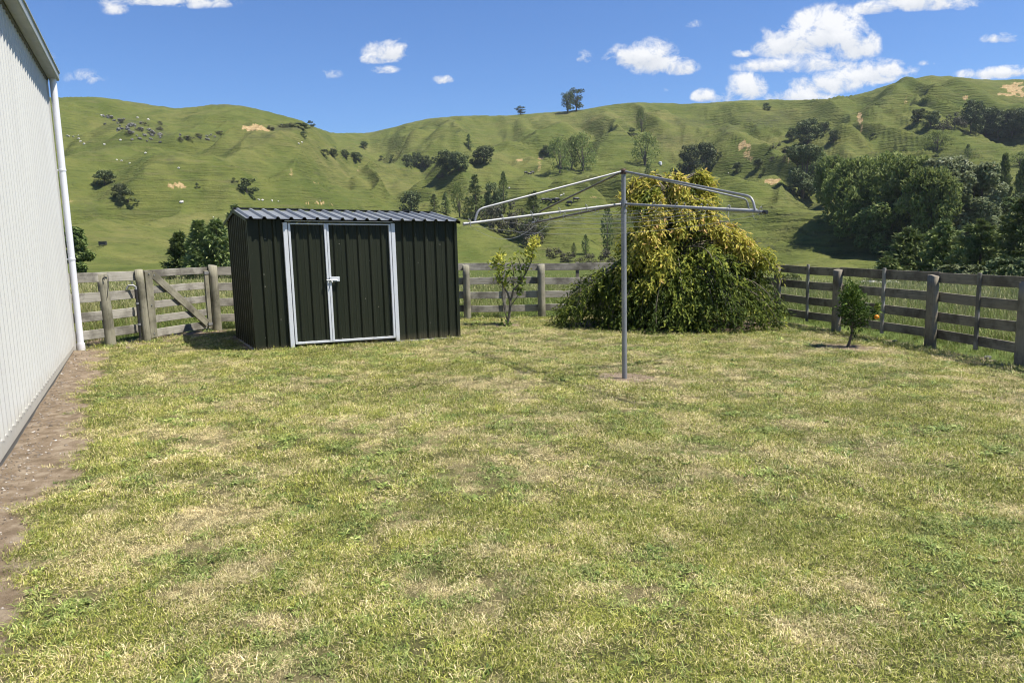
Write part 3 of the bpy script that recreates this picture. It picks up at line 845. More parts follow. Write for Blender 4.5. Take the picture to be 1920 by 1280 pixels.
mb = MB()
mb.add([sh(-.04, D / 2 - .0, rz(D / 2) + .04), sh(W + .04, D / 2, rz(D / 2) + .04), sh(W + .04, D / 2 + .14, rz(D / 2 + .14) + .036), sh(-.04, D / 2 + .14, rz(D / 2 + .14) + .036)], [(0, 1, 2, 3)])
mb.build('ridge_cap', M['shed_roof'], root)
# white door frame and two doors
mb = MB(); zt = SH - .035
mb.box(sh(JL - .02, -.026, (zt + .0) / 2 + .0), (.062, .05, zt - .02), (sd, sb, Vector((0, 0, 1))))
mb.box(sh(JR + .016, -.026, (zt) / 2), (.062, .05, zt - .02), (sd, sb, Vector((0, 0, 1))))
a_, b_ = sh(JL - .02, -.026, zt + .012), sh(JR + .016, -.026, zt + .012); mb.bar(a_, b_, .046, .012)
fr = mb.build('door_frame', M['alu'], root, bevel=.004)


def door(s0, s1, name):
    c = thing(name, None, None); c.parent = root
    cladding('door_panel', front, s0 + .03, s1 - .03, .10, lambda p: SH - .07, M['shed_green'], c, first=.10, out=.012, h=.022)
    mb = MB(); zlo, zhi = .075, SH - .055; zc = (zlo + zhi) / 2; ax = (sd, sb, Vector((0, 0, 1)))
    mb.box(sh(s0 + .016, -.032, zc), (.032, .044, zhi - zlo), ax); mb.box(sh(s1 - .016, -.032, zc), (.032, .044, zhi - zlo), ax)
    mb.bar(sh(s0 + .033, -.032, zhi - .010), sh(s1 - .033, -.032, zhi - .010), .042, .018); mb.bar(sh(s0 + .033, -.032, zlo + .016), sh(s1 - .033, -.032, zlo + .016), .042, .032)
    mb.build('door_leaf_frame', M['alu'], c, bevel=.003); return c


d1 = door(JL + .022, JM - .003, 'door'); d2 = door(JM + .003, JR - .026, 'door')
sl = s_at(625, 527); zl = 1.04
mb = MB(); mb.box(sh(JM + .085, -.062, zl + .01), (.15, .012, .075), (sd, sb, Vector((0, 0, 1))))
pl = mb.build('bolt_plate', M['alu'], d2, bevel=.004)
mb = MB(); mb.tube([sh(JM - .045, -.078, zl), sh(JM + .12, -.078, zl)], .008, 8); mb.tube([sh(JM + .03, -.078, zl), sh(JM + .03, -.10, zl - .035)], .007, 8); mb.box(sh(JM - .03, -.068, zl), (.03, .03, .045), (sd, sb, Vector((0, 0, 1))))
mb.build('bolt', M['steel'], d2)

# ------------------------------------------------------------------ rotary clothesline
root = thing('clothesline', 'galvanised rotary clothesline on a single pole in the middle of the lawn', 'clothesline', POLE)
hub = at(1168.5, 383, POLE.y) - POLE; topz = (at(1168, 321, POLE.y) - POLE).z; hz_ = hub.z
mb = MB(); mb.tube([(0, 0, -.06), (0, 0, hz_ - .10)], .031, 18); mb.build('pole', M['galv'], root)
mb = MB(); mb.tube([(0, 0, hz_ - .1), (0, 0, hz_ - .06)], .036, 18); mb.tube([(0, 0, hz_ - .03), (0, 0, hz_ + .04)], .041, 18); mb.build('hub', M['galv'], root)
mb = MB(); mb.tube([(0, 0, hz_ - .1), (0, 0, topz)], .026, 16); mb.build('upper_pole', M['galv'], root)
mb = MB(); mb.tube([(0, 0, topz - .035), (0, 0, topz + .012)], .037, 16); mb.tube([(0, 0, topz + .012), (0, 0, topz + .025)], [.037, .025], 16); mb.build('cap', M['rust'], root)
PHI = R(28); LA = 2.13
tips = []
tipz = [1.955 - POLE.z - .0, 1.885 - POLE.z, 1.83 - POLE.z, 1.845 - POLE.z]
for k in range(4):
    an = PHI + k * pi / 2; dv = Vector((cos(an), sin(an), 0)); tip = dv * [2.13, 2.13, 2.055, 2.16][k] + Vector((0, 0, tipz[k])); tips.append(tip)
for k in range(4):
    an = PHI + k * pi / 2; dv = Vector((cos(an), sin(an), 0)); sv = Vector((-dv.y, dv.x, 0)); tip = tips[k]; h0 = dv * .045 + Vector((0, 0, hz_))
    pt = lambda t: h0 + (tip - h0) * t
    mb = MB(); mb.tube([h0, pt(.5), tip], .0148, 12); arm = mb.build('arm', M['galv'] if k != 1 else M['galv_old'], root)
    mb = MB(); mb.tube([pt(.992), pt(1.012)], .0185, 12); mb.build('end_cap', M['black'] if k == 3 else M['galv'], arm)
    for t in (.24, .42, .60, .78, .975):
        c = pt(t); hk = MB()
        hk.tube([c + sv * .022 + Vector((0, 0, -.03)), c + sv * .018 + Vector((0, 0, .03)), c + Vector((0, 0, .05)) + dv * .01, c - sv * .016 + Vector((0, 0, .03)), c - sv * .022 + Vector((0, 0, -.03))], .0032, 5)
        hk.build('hook', M['wire'], arm)
    st0 = Vector((0, 0, topz - .008)) + dv * .04; e = pt(.945); bend = pt(.925) + Vector((0, 0, .135))
    path = [st0, st0 + (bend - st0) * .5, bend - (bend - st0).normalized() * .07]
    for q in range(1, 6):
        t = q / 6; p0 = path[2]; p2 = bend + (e - bend).normalized() * .07
        path.append(p0 * (1 - t) ** 2 + bend * 2 * t * (1 - t) + p2 * t * t) if q > 1 else None
    path += [bend + (e - bend).normalized() * .07, e + Vector((0, 0, .01))]
    mb = MB(); mb.tube(path, .0122, 10); mb.build('strut', M['galv'] if k != 1 else M['galv_old'], root)
for q, t in enumerate((.24, .42, .60, .78, .975)):
    mb = MB()
    for k in range(4):
        h0 = Vector((0, 0, hz_)); a = h0 + (tips[k] - h0) * t - Vector((0, 0, .025)); c = h0 + (tips[(k + 1) % 4] - h0) * t - Vector((0, 0, .025))
        sag = [.03, .05, .09, .05][k] * (.4 + 1.1 * t) + (.10 if (k == 1 and q in (4, 3)) else 0)
        mb.tube([a + (c - a) * (i / 12) - Vector((0, 0, sag * 4 * (i / 12) * (1 - i / 12))) for i in range(13)], .0016, 4, False)
    mb.build('washing_line', M['wire'], root)

# ------------------------------------------------------------------ foliage helpers
def norm(a): return a / (np.linalg.norm(a, axis=-1, keepdims=True) + 1e-9)


def leaves(P, D, N, L, Wd, tint, fold=.25):
    """pointed leaves: base P, direction D, face normal N, length L, width Wd; returns V, F, tint"""
    D = norm(D); S = norm(np.cross(D, N)); N = np.cross(S, D); n = len(P)
    L = np.broadcast_to(np.asarray(L, float), (n,))[:, None]; Wd = np.broadcast_to(np.asarray(Wd, float), (n,))[:, None]
    a = P; c = P + D * L - N * L * .12; mid = P + D * L * .42
    l = mid + S * Wd * .5 + N * Wd * fold; r = mid - S * Wd * .5 + N * Wd * fold
    V = np.stack([a, l, c, r], 1).reshape(-1, 3); b = np.arange(n)[:, None] * 4
    Fc = np.concatenate([b + np.array([[0, 2, 1]]), b + np.array([[0, 3, 2]])], 0)
    return V, Fc, np.repeat(tint, 4)


def leaf_obj(name, V, Fc, tint, mat, parent): return link(name, mesh_np(name, V, Fc, mat, False, dict(tint=tint)), parent)


def rdirs(n):
    v = rng.normal(size=(n, 3)); return norm(v)


def blob_points(cs, rs, n, flat=.8, shell=.55):
    """n points in the outer shells of blobs (weighted by area)"""
    cs = np.asarray(cs, float); rs = np.asarray(rs, float); w = rs ** 2 / np.sum(rs ** 2); k = rng.choice(len(cs), n, p=w)
    d = rdirs(n); rad = shell + (1 - shell) * rng.random(n) ** .6
    return cs[k] + d * (rs[k] * rad)[:, None] * np.array([1, 1, flat]), d, k


STD = [(0, (.046, 0.070, 0.022)), (.35, (.092, 0.130, 0.038)), (.7, (.149, 0.189, 0.057)), (1, (.230, 0.257, 0.088))]
M['leaf_dark'] = leaf_mat('leaf_dark_native', [(0, (.049, 0.068, 0.027)), (.4, (.084, 0.111, 0.045)), (.75, (.128, 0.155, 0.063)), (1, (.189, 0.209, 0.095))], .12)
M['leaf_mid'] = leaf_mat('leaf_mid_green', STD, .25)
M['leaf_willow'] = leaf_mat('leaf_willow', [(0, (0.090, 0.125, 0.036)), (.4, (0.158, 0.204, 0.058)), (.75, (0.226, 0.271, 0.083)), (1, (0.339, 0.362, 0.136))], .35)
M['leaf_silver'] = leaf_mat('leaf_silver', [(0, (0.087, 0.110, 0.050)), (.4, (0.156, 0.184, 0.087)), (.75, (0.239, 0.262, 0.142)), (1, (0.349, 0.367, 0.248))], .3)
M['leaf_poplar'] = leaf_mat('leaf_poplar', [(0, (.070, 0.101, 0.032)), (.5, (.128, 0.169, 0.057)), (1, (.216, 0.257, 0.095))], .3)
M['needle'] = leaf_mat('needle', [(0, (.075, 0.102, 0.036)), (.4, (.145, 0.186, 0.065)), (.75, (.239, 0.283, 0.102)), (1, (.406, 0.420, 0.167))], .1)
M['leaf_grey'] = leaf_mat('leaf_grey_scrub', [(0, (.044, 0.045, 0.030)), (.5, (.083, 0.080, 0.053)), (1, (.150, 0.138, 0.094))], .1)


def clump_quads(P, N, size, tint, aspect=.62, drop=0.):
    n = len(P); D = norm(np.cross(N, rdirs(n))); D[:, 2] -= drop; D = norm(D)
    return leaves(P - D * np.asarray(size)[:, None] * .5, D, N, size, np.asarray(size) * aspect, tint, .12)


def crown_mesh(kind, h, w, n, q):
    """crown of a tree of height h, width w; base at 0. returns V,F,tint and limbs [(pts, radii)]"""
    limbs = []; rw = w / 2
    if kind in ('round', 'willow', 'silver', 'scrub', 'grey'):
        lo = {'round': .12, 'willow': .10, 'silver': .12, 'scrub': 0, 'grey': 0}[kind]
        nb = {'round': 34, 'willow': 60, 'silver': 60, 'scrub': 12, 'grey': 14}[kind]; cs = []; rs = []
        for i in range(nb):
            f = rng.random() ** .8; an = rng.random() * 2 * pi; zz = lo + (1 - lo) * f
            prof = math.sqrt(max(0, 1 - ((zz - .48) / .56) ** 2)) if kind not in ('scrub', 'grey') else math.sqrt(max(0, 1 - (zz * .95) ** 2))
            rr = rw * prof * (rng.random() ** .45) * .80
            br = rw * rng.uniform(.20, .36) * (1.0 if kind in ('round', 'scrub', 'grey') else .78)
            cs.append((cos(an) * rr, sin(an) * rr, max(br * .55, min(zz * h, h - br * .8)))); rs.append(br)
        P, d, k = blob_points(cs, rs, n, {'willow': 1.25, 'silver': 1.2}.get(kind, .8))
        N = norm(d * .5 + rdirs(n) * .72 + np.array([0, 0, .6]))
        tb = rng.random(nb)[k] * .45
        sz = q * rng.uniform(.6, 1.4, n)
        t = np.clip(tb + rng.random(n) * .5 + .12 * d[:, 2], 0, 1)
        P[:, 2] = np.maximum(P[:, 2], .05)
        V = clump_quads(P, N, sz, t, .62 if kind != 'willow' else .42, .0 if kind != 'willow' else .9)
        for c, r in list(zip(cs, rs))[:10 if kind not in ('scrub', 'grey') else 3]:
            limbs.append(([(0, 0, 0), (c[0] * .15, c[1] * .15, h * .22), (c[0] * .6, c[1] * .6, c[2] * .75), c], [h * .022, h * .016, h * .008, h * .003]))
        return V, limbs
    if kind == 'poplar':
        z = rng.random(n); rad = rw * np.clip(np.sin(np.clip(z * 1.02, 0, 1) ** .75 * pi) ** .6, .08, 1) * (rng.random(n) ** .5) * (.8 + .4 * vnoise(z * 14, z * 0, int(h * 10)))
        an = rng.random(n) * 2 * pi; P = np.stack([np.cos(an) * rad, np.sin(an) * rad, h * (.05 + .95 * z)], -1)
        d = np.stack([np.cos(an), np.sin(an), 0 * an + .3], -1); N = norm(d * .6 + rdirs(n) * .7)
        t = np.clip(rng.random(n) * .8 + .1, 0, 1); D = norm(np.array([0, 0, 1.]) + .6 * d + .4 * rdirs(n))
        sz = q * rng.uniform(.6, 1.3, n); V = leaves(P, D, N, sz, sz * .5, t, .1)
        limbs.append(([(0, 0, 0), (0, 0, h * .5), (0, 0, h * .95)], [h * .018, h * .012, h * .002])); return V, limbs
    if kind in ('pine', 'fir'):
        Ps = []; Ds = []; Ts = []; tiers = 16 if kind == 'fir' else 13
        nbr = []
        for i in range(tiers):
            f = i / (tiers - 1); zz = h * (.05 + .9 * f); rl = rw * (1 - f) ** (.75 if kind == 'fir' else .55) * rng.uniform(.8, 1.15) + .03 * w
            for j in range(rng.integers(6, 9)):
                an = rng.random() * 2 * pi; nbr.append((zz + rng.uniform(-.03, .03) * h, rl * rng.uniform(.7, 1.15), an, f))
        per = max(6, n // len(nbr))
        for zz, rl, an, f in nbr:
            s = rng.random(per) ** .7; dv = np.array([cos(an), sin(an), 0]); lift = .22 if kind == 'fir' else .38
            p = dv * (rl * s)[:, None] + np.array([0, 0, zz]) + np.array([0, 0, 1]) * (rl * (lift * s ** 2 - .18 * s))[:, None]
            p += rng.normal(size=(per, 3)) * np.array([.10, .10, .05]) * rl * (.6 + .5 * s)[:, None]
            Ps.append(p); Ds.append(norm(dv + rng.normal(size=(per, 3)) * .55 + np.array([0, 0, .25]))); Ts.append(np.clip(.15 + .5 * s * rng.random(per) + .3 * rng.random(per), 0, 1))
            limbs.append(([(0, 0, zz), tuple(dv * rl * .8 + np.array([0, 0, zz + rl * .05]))], [h * .005, h * .0015])) if len(limbs) < 26 else None
        P = np.concatenate(Ps); D = np.concatenate(Ds); t = np.concatenate(Ts); sz = q * rng.uniform(.7, 1.4, len(P)); P[:, 2] = np.maximum(P[:, 2], .05)
        V = leaves(P, D, norm(rdirs(len(P)) * .6 + np.array([0, 0, .8])), sz, sz * .36, t, .15)
        limbs.append(([(0, 0, 0), (0, 0, h * .5), (0, 0, h * .97)], [h * .024, h * .015, h * .003])); return V, limbs
    if kind == 'open':                              # wind-shaped tree of flat plates with gaps
        cs = []; rs = []; nb = 20
        for i in range(nb):
            f = i / (nb - 1); an = rng.random() * 2 * pi; rr = rw * rng.uniform(.25, .85) * (1 - .45 * abs(f - .55)); br = rw * rng.uniform(.26, .42)
            c = (cos(an) * rr + rw * .1, sin(an) * rr, h * (.22 + .74 * f)); cs.append(c); rs.append(br)
            limbs.append(([(0, 0, h * .1 + c[2] * .3), (c[0] * .5, c[1] * .5, c[2] * .8), c], [h * .016, h * .01, h * .004]))
        limbs.append(([(0, 0, 0), (rw * .06, 0, h * .45), (0, 0, h * .9)], [h * .035, h * .024, h * .006]))
        P, d, k = blob_points(cs, rs, n, .6, .3); N = norm(d * .4 + rdirs(n) * .7 + np.array([0, 0, .4]))
        sz = q * rng.uniform(.6, 1.3, n); return clump_quads(P, N, sz, np.clip(rng.random(n) * .7, 0, 1)), limbs
    raise ValueError(kind)


LEAFM = dict(round='leaf_dark', willow='leaf_willow', silver='leaf_silver', scrub='leaf_dark', poplar='leaf_poplar', pine='needle', fir='needle', open='leaf_dark', grey='leaf_grey')
NAME = dict(round='broadleaf_tree', willow='willow_tree', silver='silver_tree', scrub='bush', poplar='poplar_tree', pine='pine_tree', fir='fir_tree', open='windswept_tree', grey='scrub_bush')
CAT = dict(scrub='bush', grey='bush')
protos = {}


def make_tree(kind, loc, h, w, label, group=None, n=900, q=None, own=False, mat=None, rot=None):
    """a tree (Empty > trunk, crown); small far trees share mesh data with an earlier one of their kind"""
    root = thing(NAME[kind], label, CAT.get(kind, 'tree'), loc, rng.random() * 6.28 if rot is None else rot, group)
    key = (kind, mat, int(rng.integers(0, 3)))
    if own or key not in protos:
        hh, ww = (h, w) if own else {'round': (8, 9), 'willow': (14, 13), 'silver': (14, 13), 'scrub': (4, 5), 'poplar': (14, 3.2), 'pine': (12, 8), 'fir': (10, 6), 'open': (12, 11), 'grey': (3.5, 6)}[kind]
        (V, Fc, t), limbs = crown_mesh(kind, hh, ww, n, q or hh * .055)
        cm = mesh_np('crown', V, Fc, M[mat or LEAFM[kind]], False, dict(tint=t))
        mb = MB()
        for p, r in limbs: mb.tube(p, r, 6, False)
        tm = mb.build('trunk', M['bark'], None); tmesh = tm.data; bpy.data.objects.remove(tm)
        rec = (cm, tmesh, hh, ww)
        if not own: protos[key] = rec
    else: rec = protos[key]
    cm, tmesh, hh, ww = rec
    root.scale = (w / ww, w / ww, h / hh)
    link('crown', cm, root); link('trunk', tmesh, root)
    return root


def plant(kind, px, py, hpx, wpx, label, group=None, Y=None, **kw):
    """a tree standing where the photo shows its foot, sized from its height and width there"""
    p = hill_pt(px, py, Y); s = p.y / F * 1.04
    return make_tree(kind, p - Vector((0, 0, .15)), hpx * s, wpx * s * (1.0 if kw.get('own') else 1.12), label, group, **kw)


# ------------------------------------------------------------------ trees of the hills
G1 = 'dark bushes along the gully below the saddle'; G2 = 'trees of the dark belt in the valley'; G3 = 'bush belt under the right hilltop'; G4 = 'small round shrubs beside the clay slip'
T_ = [
    ('round', 197, 347, 27, 38, 'dark round tree alone on the left hillside, upper of two clumps', None),
    ('round', 226, 372, 27, 28, 'dark tree standing at the back of the lower clump on the left hillside', None),
    ('scrub', 241, 381, 24, 36, 'low dark bush in front of the tree of the lower left clump', None),
    ('scrub', 371, 354, 11, 9, 'lone tiny dark bush between the clay slips of the left hillside', None),
    ('scrub', 463, 363, 27, 46, 'broad dark bush at the end of the hillside track above the shed roof', None),
    ('scrub', 441, 342, 9, 14, 'small bush just above the broad bush on the left hillside', None),
    ('scrub', 569, 257, 10, 14, 'little dark bush below the right end of the left hilltop', None),
    ('scrub', 560, 240, 9, 40, 'low dark scrub along the crest end of the left hill', None),
    ('scrub', 583, 238, 12, 14, 'dark scrubby bush at the very end of the left crest', None),
    ('scrub', 608, 292, 11, 22, 'leftmost low bush of the short row right of the left hill', 'row of bushes on the slope below the saddle'),
    ('round', 625, 295, 15, 16, 'second bush of the short row, taller than its left neighbour', 'row of bushes on the slope below the saddle'),
    ('round', 647, 296, 14, 14, 'third bush of the short row on the slope below the saddle', 'row of bushes on the slope below the saddle'),
    ('round', 668, 301, 14, 22, 'rightmost wide bush of the short row below the saddle', 'row of bushes on the slope below the saddle'),
    ('round', 682, 279, 13, 15, 'small dark tree alone just under the saddle', None),
    ('scrub', 717, 301, 9, 13, 'small bush left of the gully bushes, first of a pair', None),
    ('scrub', 735, 304, 13, 12, 'small bush left of the gully bushes, second of a pair', None),
    ('round', 765, 313, 22, 20, 'dark bush in the gully below the saddle', G1), ('round', 781, 312, 24, 20, 'dark bush in the gully below the saddle', G1),
    ('round', 796, 315, 22, 24, 'dark bush in the gully below the saddle', G1), ('scrub', 810, 306, 12, 12, 'dark bush in the gully below the saddle', G1),
    ('round', 838, 320, 35, 36, 'tall dark tree at the left of the big gully clump', None), ('round', 860, 321, 34, 36, 'tall dark tree at the right of the big gully clump', None),
    ('round', 908, 308, 32, 40, 'dark rounded tree alone right of the big gully clump', None), ('scrub', 893, 308, 18, 26, 'low bush at the left foot of the dark rounded gully tree', None),
    ('scrub', 842, 331, 12, 13, 'small pale bush in front of the big gully clump', None), ('grey', 829, 334, 10, 22, 'grey scrub at the foot of the big gully clump', None),
    ('fir', 879, 279, 25, 15, 'lone dark conifer on the middle hillside', None),
    ('open', 1064, 213, 36, 24, 'sparse windswept tree on the skyline, left of the pair', None), ('open', 1081, 209, 38, 32, 'bushier windswept tree on the skyline, right of the pair', None),
    ('open', 976, 215, 14, 18, 'small tree on the skyline left of the windswept pair', None),
    ('willow', 1050, 325, 62, 42, 'pale willow at the left of the mid slope group', None), ('willow', 1093, 321, 66, 50, 'larger pale willow at the right of the mid slope group', None),
    ('willow', 1072, 318, 56, 30, 'slim willow in the middle of the mid slope group', None),
    ('round', 1027, 291, 17, 26, 'dark bush left of the willows on the mid slope', None), ('scrub', 1070, 268, 9, 9, 'small dark bush above the mid slope willows', None),
    ('willow', 1203, 248, 42, 22, 'tall thin pale tree on the slope near the skyline', None), ('scrub', 1188, 255, 13, 26, 'dark bush at the left foot of the tall thin pale tree', None),
    ('willow', 1209, 311, 56, 50, 'broad pale willow directly above the clothesline pole', None),
    ('round', 1290, 324, 48, 40, 'dark round tree, left of the pair above the weeping tree', None), ('round', 1324, 319, 48, 42, 'dark round tree, right of the pair above the weeping tree', None),
    ('scrub', 1350, 297, 11, 11, 'small bush right of the dark round pair', None),
    ('poplar', 1215, 336, 25, 11, 'short dark poplar right of the top of the clothesline pole, left of two', None), ('poplar', 1229, 338, 18, 9, 'shorter dark poplar beside the first, above the weeping tree', None),
    ('poplar', 1215, 400, 44, 14, 'dark slim poplar partly behind the top of the weeping tree', None),
    ('scrub', 1434, 206, 13, 20, 'dark bush close under the right skyline', None),
    ('round', 1515, 270, 44, 48, 'big dark tree on the spur of the right hill', None), ('round', 1484, 264, 22, 18, 'dark tree left of the big tree on the right spur', None),
    ('round', 1546, 249, 19, 24, 'dark bush just right of the big spur tree', None), ('round', 1564, 268, 22, 20, 'dark bush lower right of the big spur tree', None), ('grey', 1537, 256, 10, 14, 'small grey bush between the spur bushes', None),
    ('grey', 1450, 280, 11, 13, 'small grey green shrub beside the clay slip', G4), ('grey', 1462, 274, 8, 8, 'small grey green shrub beside the clay slip', G4), ('grey', 1470, 288, 10, 14, 'small grey green shrub beside the clay slip', G4),
    ('grey', 1447, 303, 10, 13, 'small grey green shrub beside the clay slip', G4), ('grey', 1471, 299, 7, 8, 'small grey green shrub beside the clay slip', G4), ('grey', 1471, 306, 6, 8, 'small grey green shrub beside the clay slip', G4), ('grey', 1458, 297, 5, 6, 'small grey green shrub beside the clay slip', G4),
    ('round', 1382, 325, 20, 16, 'small round tree below the clay slip, left one', None), ('round', 1422, 317, 18, 19, 'small round tree below the clay slip, right one', None),
    ('scrub', 1432, 323, 8, 8, 'tiny bush just under the right small round tree', None), ('scrub', 1425, 334, 8, 8, 'tiniest bush under the right small round tree', None),
    ('scrub', 1637, 262, 12, 14, 'dark bush in the gully head of the right hill', None),
    ('round', 1722, 228, 22, 26, 'dark scrubby tree of the bush belt under the right hilltop', G3), ('round', 1745, 238, 27, 30, 'dark scrubby tree of the bush belt under the right hilltop', G3), ('grey', 1768, 245, 20, 30, 'grey scrub bush at the left part of the bush belt', None), ('grey', 1790, 240, 28, 34, 'grey scrub bush in the middle of the bush belt', None),
    ('round', 1820, 250, 56, 40, 'tallest dark tree of the bush belt under the right hilltop', None), ('round', 1848, 256, 50, 44, 'dark scrubby tree of the bush belt under the right hilltop', G3), ('round', 1872, 262, 50, 46, 'dark scrubby tree of the bush belt under the right hilltop', G3),
    ('round', 1897, 260, 46, 46, 'dark scrubby tree of the bush belt under the right hilltop', G3), ('round', 1926, 256, 46, 46, 'dark scrubby tree of the bush belt under the right hilltop', G3), ('round', 1860, 240, 30, 40, 'dark scrubby tree of the bush belt under the right hilltop', G3), ('round', 1905, 240, 34, 44, 'dark scrubby tree of the bush belt under the right hilltop', G3),
    ('willow', 1756, 283, 34, 50, 'pale rounded willow alone below the bush belt', None), ('scrub', 1808, 254, 8, 9, 'small dark bush under the tallest tree of the bush belt', None),
    ('poplar', 1814, 301, 28, 10, 'lone dark poplar on the far right slope', None), ('poplar', 1678, 283, 11, 5, 'tiny poplar on the far right slope, left of two', None), ('poplar', 1695, 283, 9, 5, 'tiniest poplar on the far right slope, right of two', None),
    ('scrub', 1755, 303, 14, 16, 'dark bush just behind the top of the silvery trees', None), ('willow', 1912, 312, 26, 34, 'pale willow at the right edge of the photo, half way up', None),
    # valley belt
    ('round', 772, 402, 42, 38, 'bushy tree standing right behind the shed roof, leftmost of the belt', None), ('fir', 815, 398, 33, 20, 'small conifer behind the right part of the shed roof', None), ('fir', 836, 402, 38, 20, 'second small conifer behind the shed roof, taller', None),
    ('willow', 862, 408, 62, 34, 'feathery tree left of the tall dark trees in the valley', None), ('fir', 893, 415, 82, 40, 'tallest dark conifer in the valley belt', None), ('round', 926, 412, 66, 34, 'dark round topped tree right of the tallest conifer', None),
    ('poplar', 945, 396, 68, 15, 'tall slim poplar in the valley belt', None), ('fir', 1001, 447, 84, 48, 'dark spreading conifer at the right of the valley belt', None), ('grey', 958, 440, 62, 60, 'grey brown bushy tree of the valley belt above the clothesline arm', None), ('grey', 992, 462, 46, 50, 'grey brown bush below the dark spreading conifer', None), ('grey', 925, 430, 46, 44, 'grey brown bush behind the near grassy spur', None),
    ('grey', 1040, 484, 20, 40, 'low grey scrub along the stream, left part', None), ('grey', 1066, 492, 20, 40, 'low grey scrub along the stream, middle part', None), ('grey', 1105, 497, 22, 34, 'low grey scrub along the stream, right part', None), ('grey', 1132, 500, 34, 40, 'taller grey scrub along the stream beside the weeping tree', None), ('scrub', 1090, 503, 15, 26, 'dark low bush along the stream', None),
    ('poplar', 1098, 478, 36, 12, 'young slim poplar by the stream', None), ('poplar', 1076, 478, 22, 8, 'smaller young poplar by the stream', None), ('poplar', 1139, 475, 84, 20, 'tall pale poplar just left of the weeping tree', None),
]
for kind, px, py, h, w, lab, grp in T_:
    q = {'round': .62, 'willow': .8, 'scrub': .42, 'grey': .34, 'poplar': .7, 'fir': .7, 'open': .75}[kind]
    plant(kind, px, py, h, w, lab, grp, n={'round': 2600, 'willow': 1500, 'scrub': 800, 'grey': 900, 'poplar': 700, 'fir': 1500, 'open': 1500}[kind], q=q)

for px, py, w in ((228, 230, 16), (262, 246, 20), (243, 252, 14), (285, 252, 18), (300, 244, 14), (205, 222, 14), (270, 236, 16), (352, 262, 22), (372, 258, 14), (338, 264, 12), (300, 234, 10), (412, 253, 18), (505, 243, 20), (530, 240, 26), (545, 237, 20)):
    plant('grey', px, py, 7, w, 'low grey scrub among the rocks and banks of the upper left hillside', 'low scrub of the upper left hillside', n=900, q=.34)
# ---- nearer, larger trees: each with a crown of its own
plant('round', 1505, 372, 92, 86, 'big dark dense tree at the left end of the large right hand grove', own=True, n=7000, q=.85, mat='leaf_dark')
plant('silver', 1520, 345, 62, 64, 'paler feathery crown behind the big dark tree of the grove', own=True, n=3500, q=.75, mat='leaf_poplar')
plant('willow', 1556, 385, 84, 60, 'soft green tree between the big dark tree and the huge willow', own=True, n=4500, q=.85)
plant('willow', 1632, 452, 144, 178, 'huge rounded soft green willow in the middle of the grove', own=True, n=13000, q=.80)
plant('willow', 1590, 425, 112, 110, 'soft green tree filling the gap left of the huge rounded willow', own=True, n=6000, q=.8)
plant('round', 1655, 480, 96, 110, 'dark leafy undergrowth tree at the foot of the huge rounded willow', own=True, n=5000, q=.7, mat='leaf_mid')
plant('willow', 1738, 480, 150, 120, 'dull green tree between the tall willow and the silvery trees', own=True, n=7000, q=.75)
plant('willow', 1700, 470, 160, 130, 'tall soft green willow right of the huge rounded one', own=True, n=9000, q=.78)
plant('silver', 1762, 470, 160, 120, 'silvery green tree in the right half of the grove', own=True, n=9000, q=.62)
plant('silver', 1822, 470, 150, 110, 'silvery green tree, rightmost and leafiest of its kind', own=True, n=8000, q=.62)
plant('poplar', 1875, 455, 152, 24, 'narrow upright poplar standing above the right end of the grove', own=True, n=2200, q=.8)
plant('poplar', 1912, 455, 142, 30, 'narrow dark poplar at the very right edge of the grove', own=True, n=2200, q=.8)
plant('round', 1868, 470, 96, 76, 'dark round tree below the narrow poplar', own=True, n=5000, q=.6, mat='leaf_mid')
plant('round', 1920, 475, 110, 80, 'dark leafy tree at the right edge behind the pines', own=True, n=5000, q=.6)
plant('pine', 1700, 528, 104, 96, 'dark pine behind the right fence, leftmost tall one', Y=66, own=True, n=6500, q=.42)
plant('pine', 1765, 532, 118, 100, 'dark pine behind the right fence, second tall one', Y=62, own=True, n=6500, q=.40)
plant('pine', 1835, 535, 128, 112, 'dark pine behind the right fence, third and broadest', Y=58, own=True, n=7500, q=.38)
plant('pine', 1908, 540, 168, 116, 'tallest dark pine at the right edge behind the fence', Y=54, own=True, n=8000, q=.38)
plant('pine', 1664, 526, 52, 60, 'small dark pine behind the right fence, shortest of the pines', Y=60, own=True, n=3000, q=.36)
plant('round', 1800, 545, 60, 110, 'low dark bush under the pines behind the right fence', Y=44, own=True, n=5000, q=.28, mat='leaf_dark')
plant('round', 1890, 556, 74, 110, 'dark leafy bush behind the right end of the fence', Y=40, own=True, n=5000, q=.26, mat='leaf_dark')
plant('scrub', 1665, 552, 34, 70, 'low dark bush among pale stones behind the right fence', Y=38, own=True, n=2500, q=.2)
plant('scrub', 1480, 530, 26, 46, 'low bush behind the fence right of the weeping tree', Y=36, own=True, n=1800, q=.18, mat='leaf_mid')
plant('fir', 342, 512, 84, 66, 'pale green conifer left of the group behind the gate', Y=62, own=True, n=4500, q=.42, mat='leaf_mid')
plant('fir', 380, 514, 106, 66, 'dark conifer in the middle of the group behind the gate', Y=58, own=True, n=5500, q=.40)
plant('pine', 412, 514, 106, 76, 'dark conifer beside the shed, rightmost of the group behind the gate', Y=58, own=True, n=5500, q=.40)
plant('pine', 446, 470, 112, 56, 'dark conifer showing over the left end of the shed roof', Y=95, own=True, n=4500, q=.5)
plant('round', 140, 515, 92, 60, 'dark round tree half hidden by the white downpipe', Y=60, own=True, n=6000, q=.38, mat='leaf_mid')

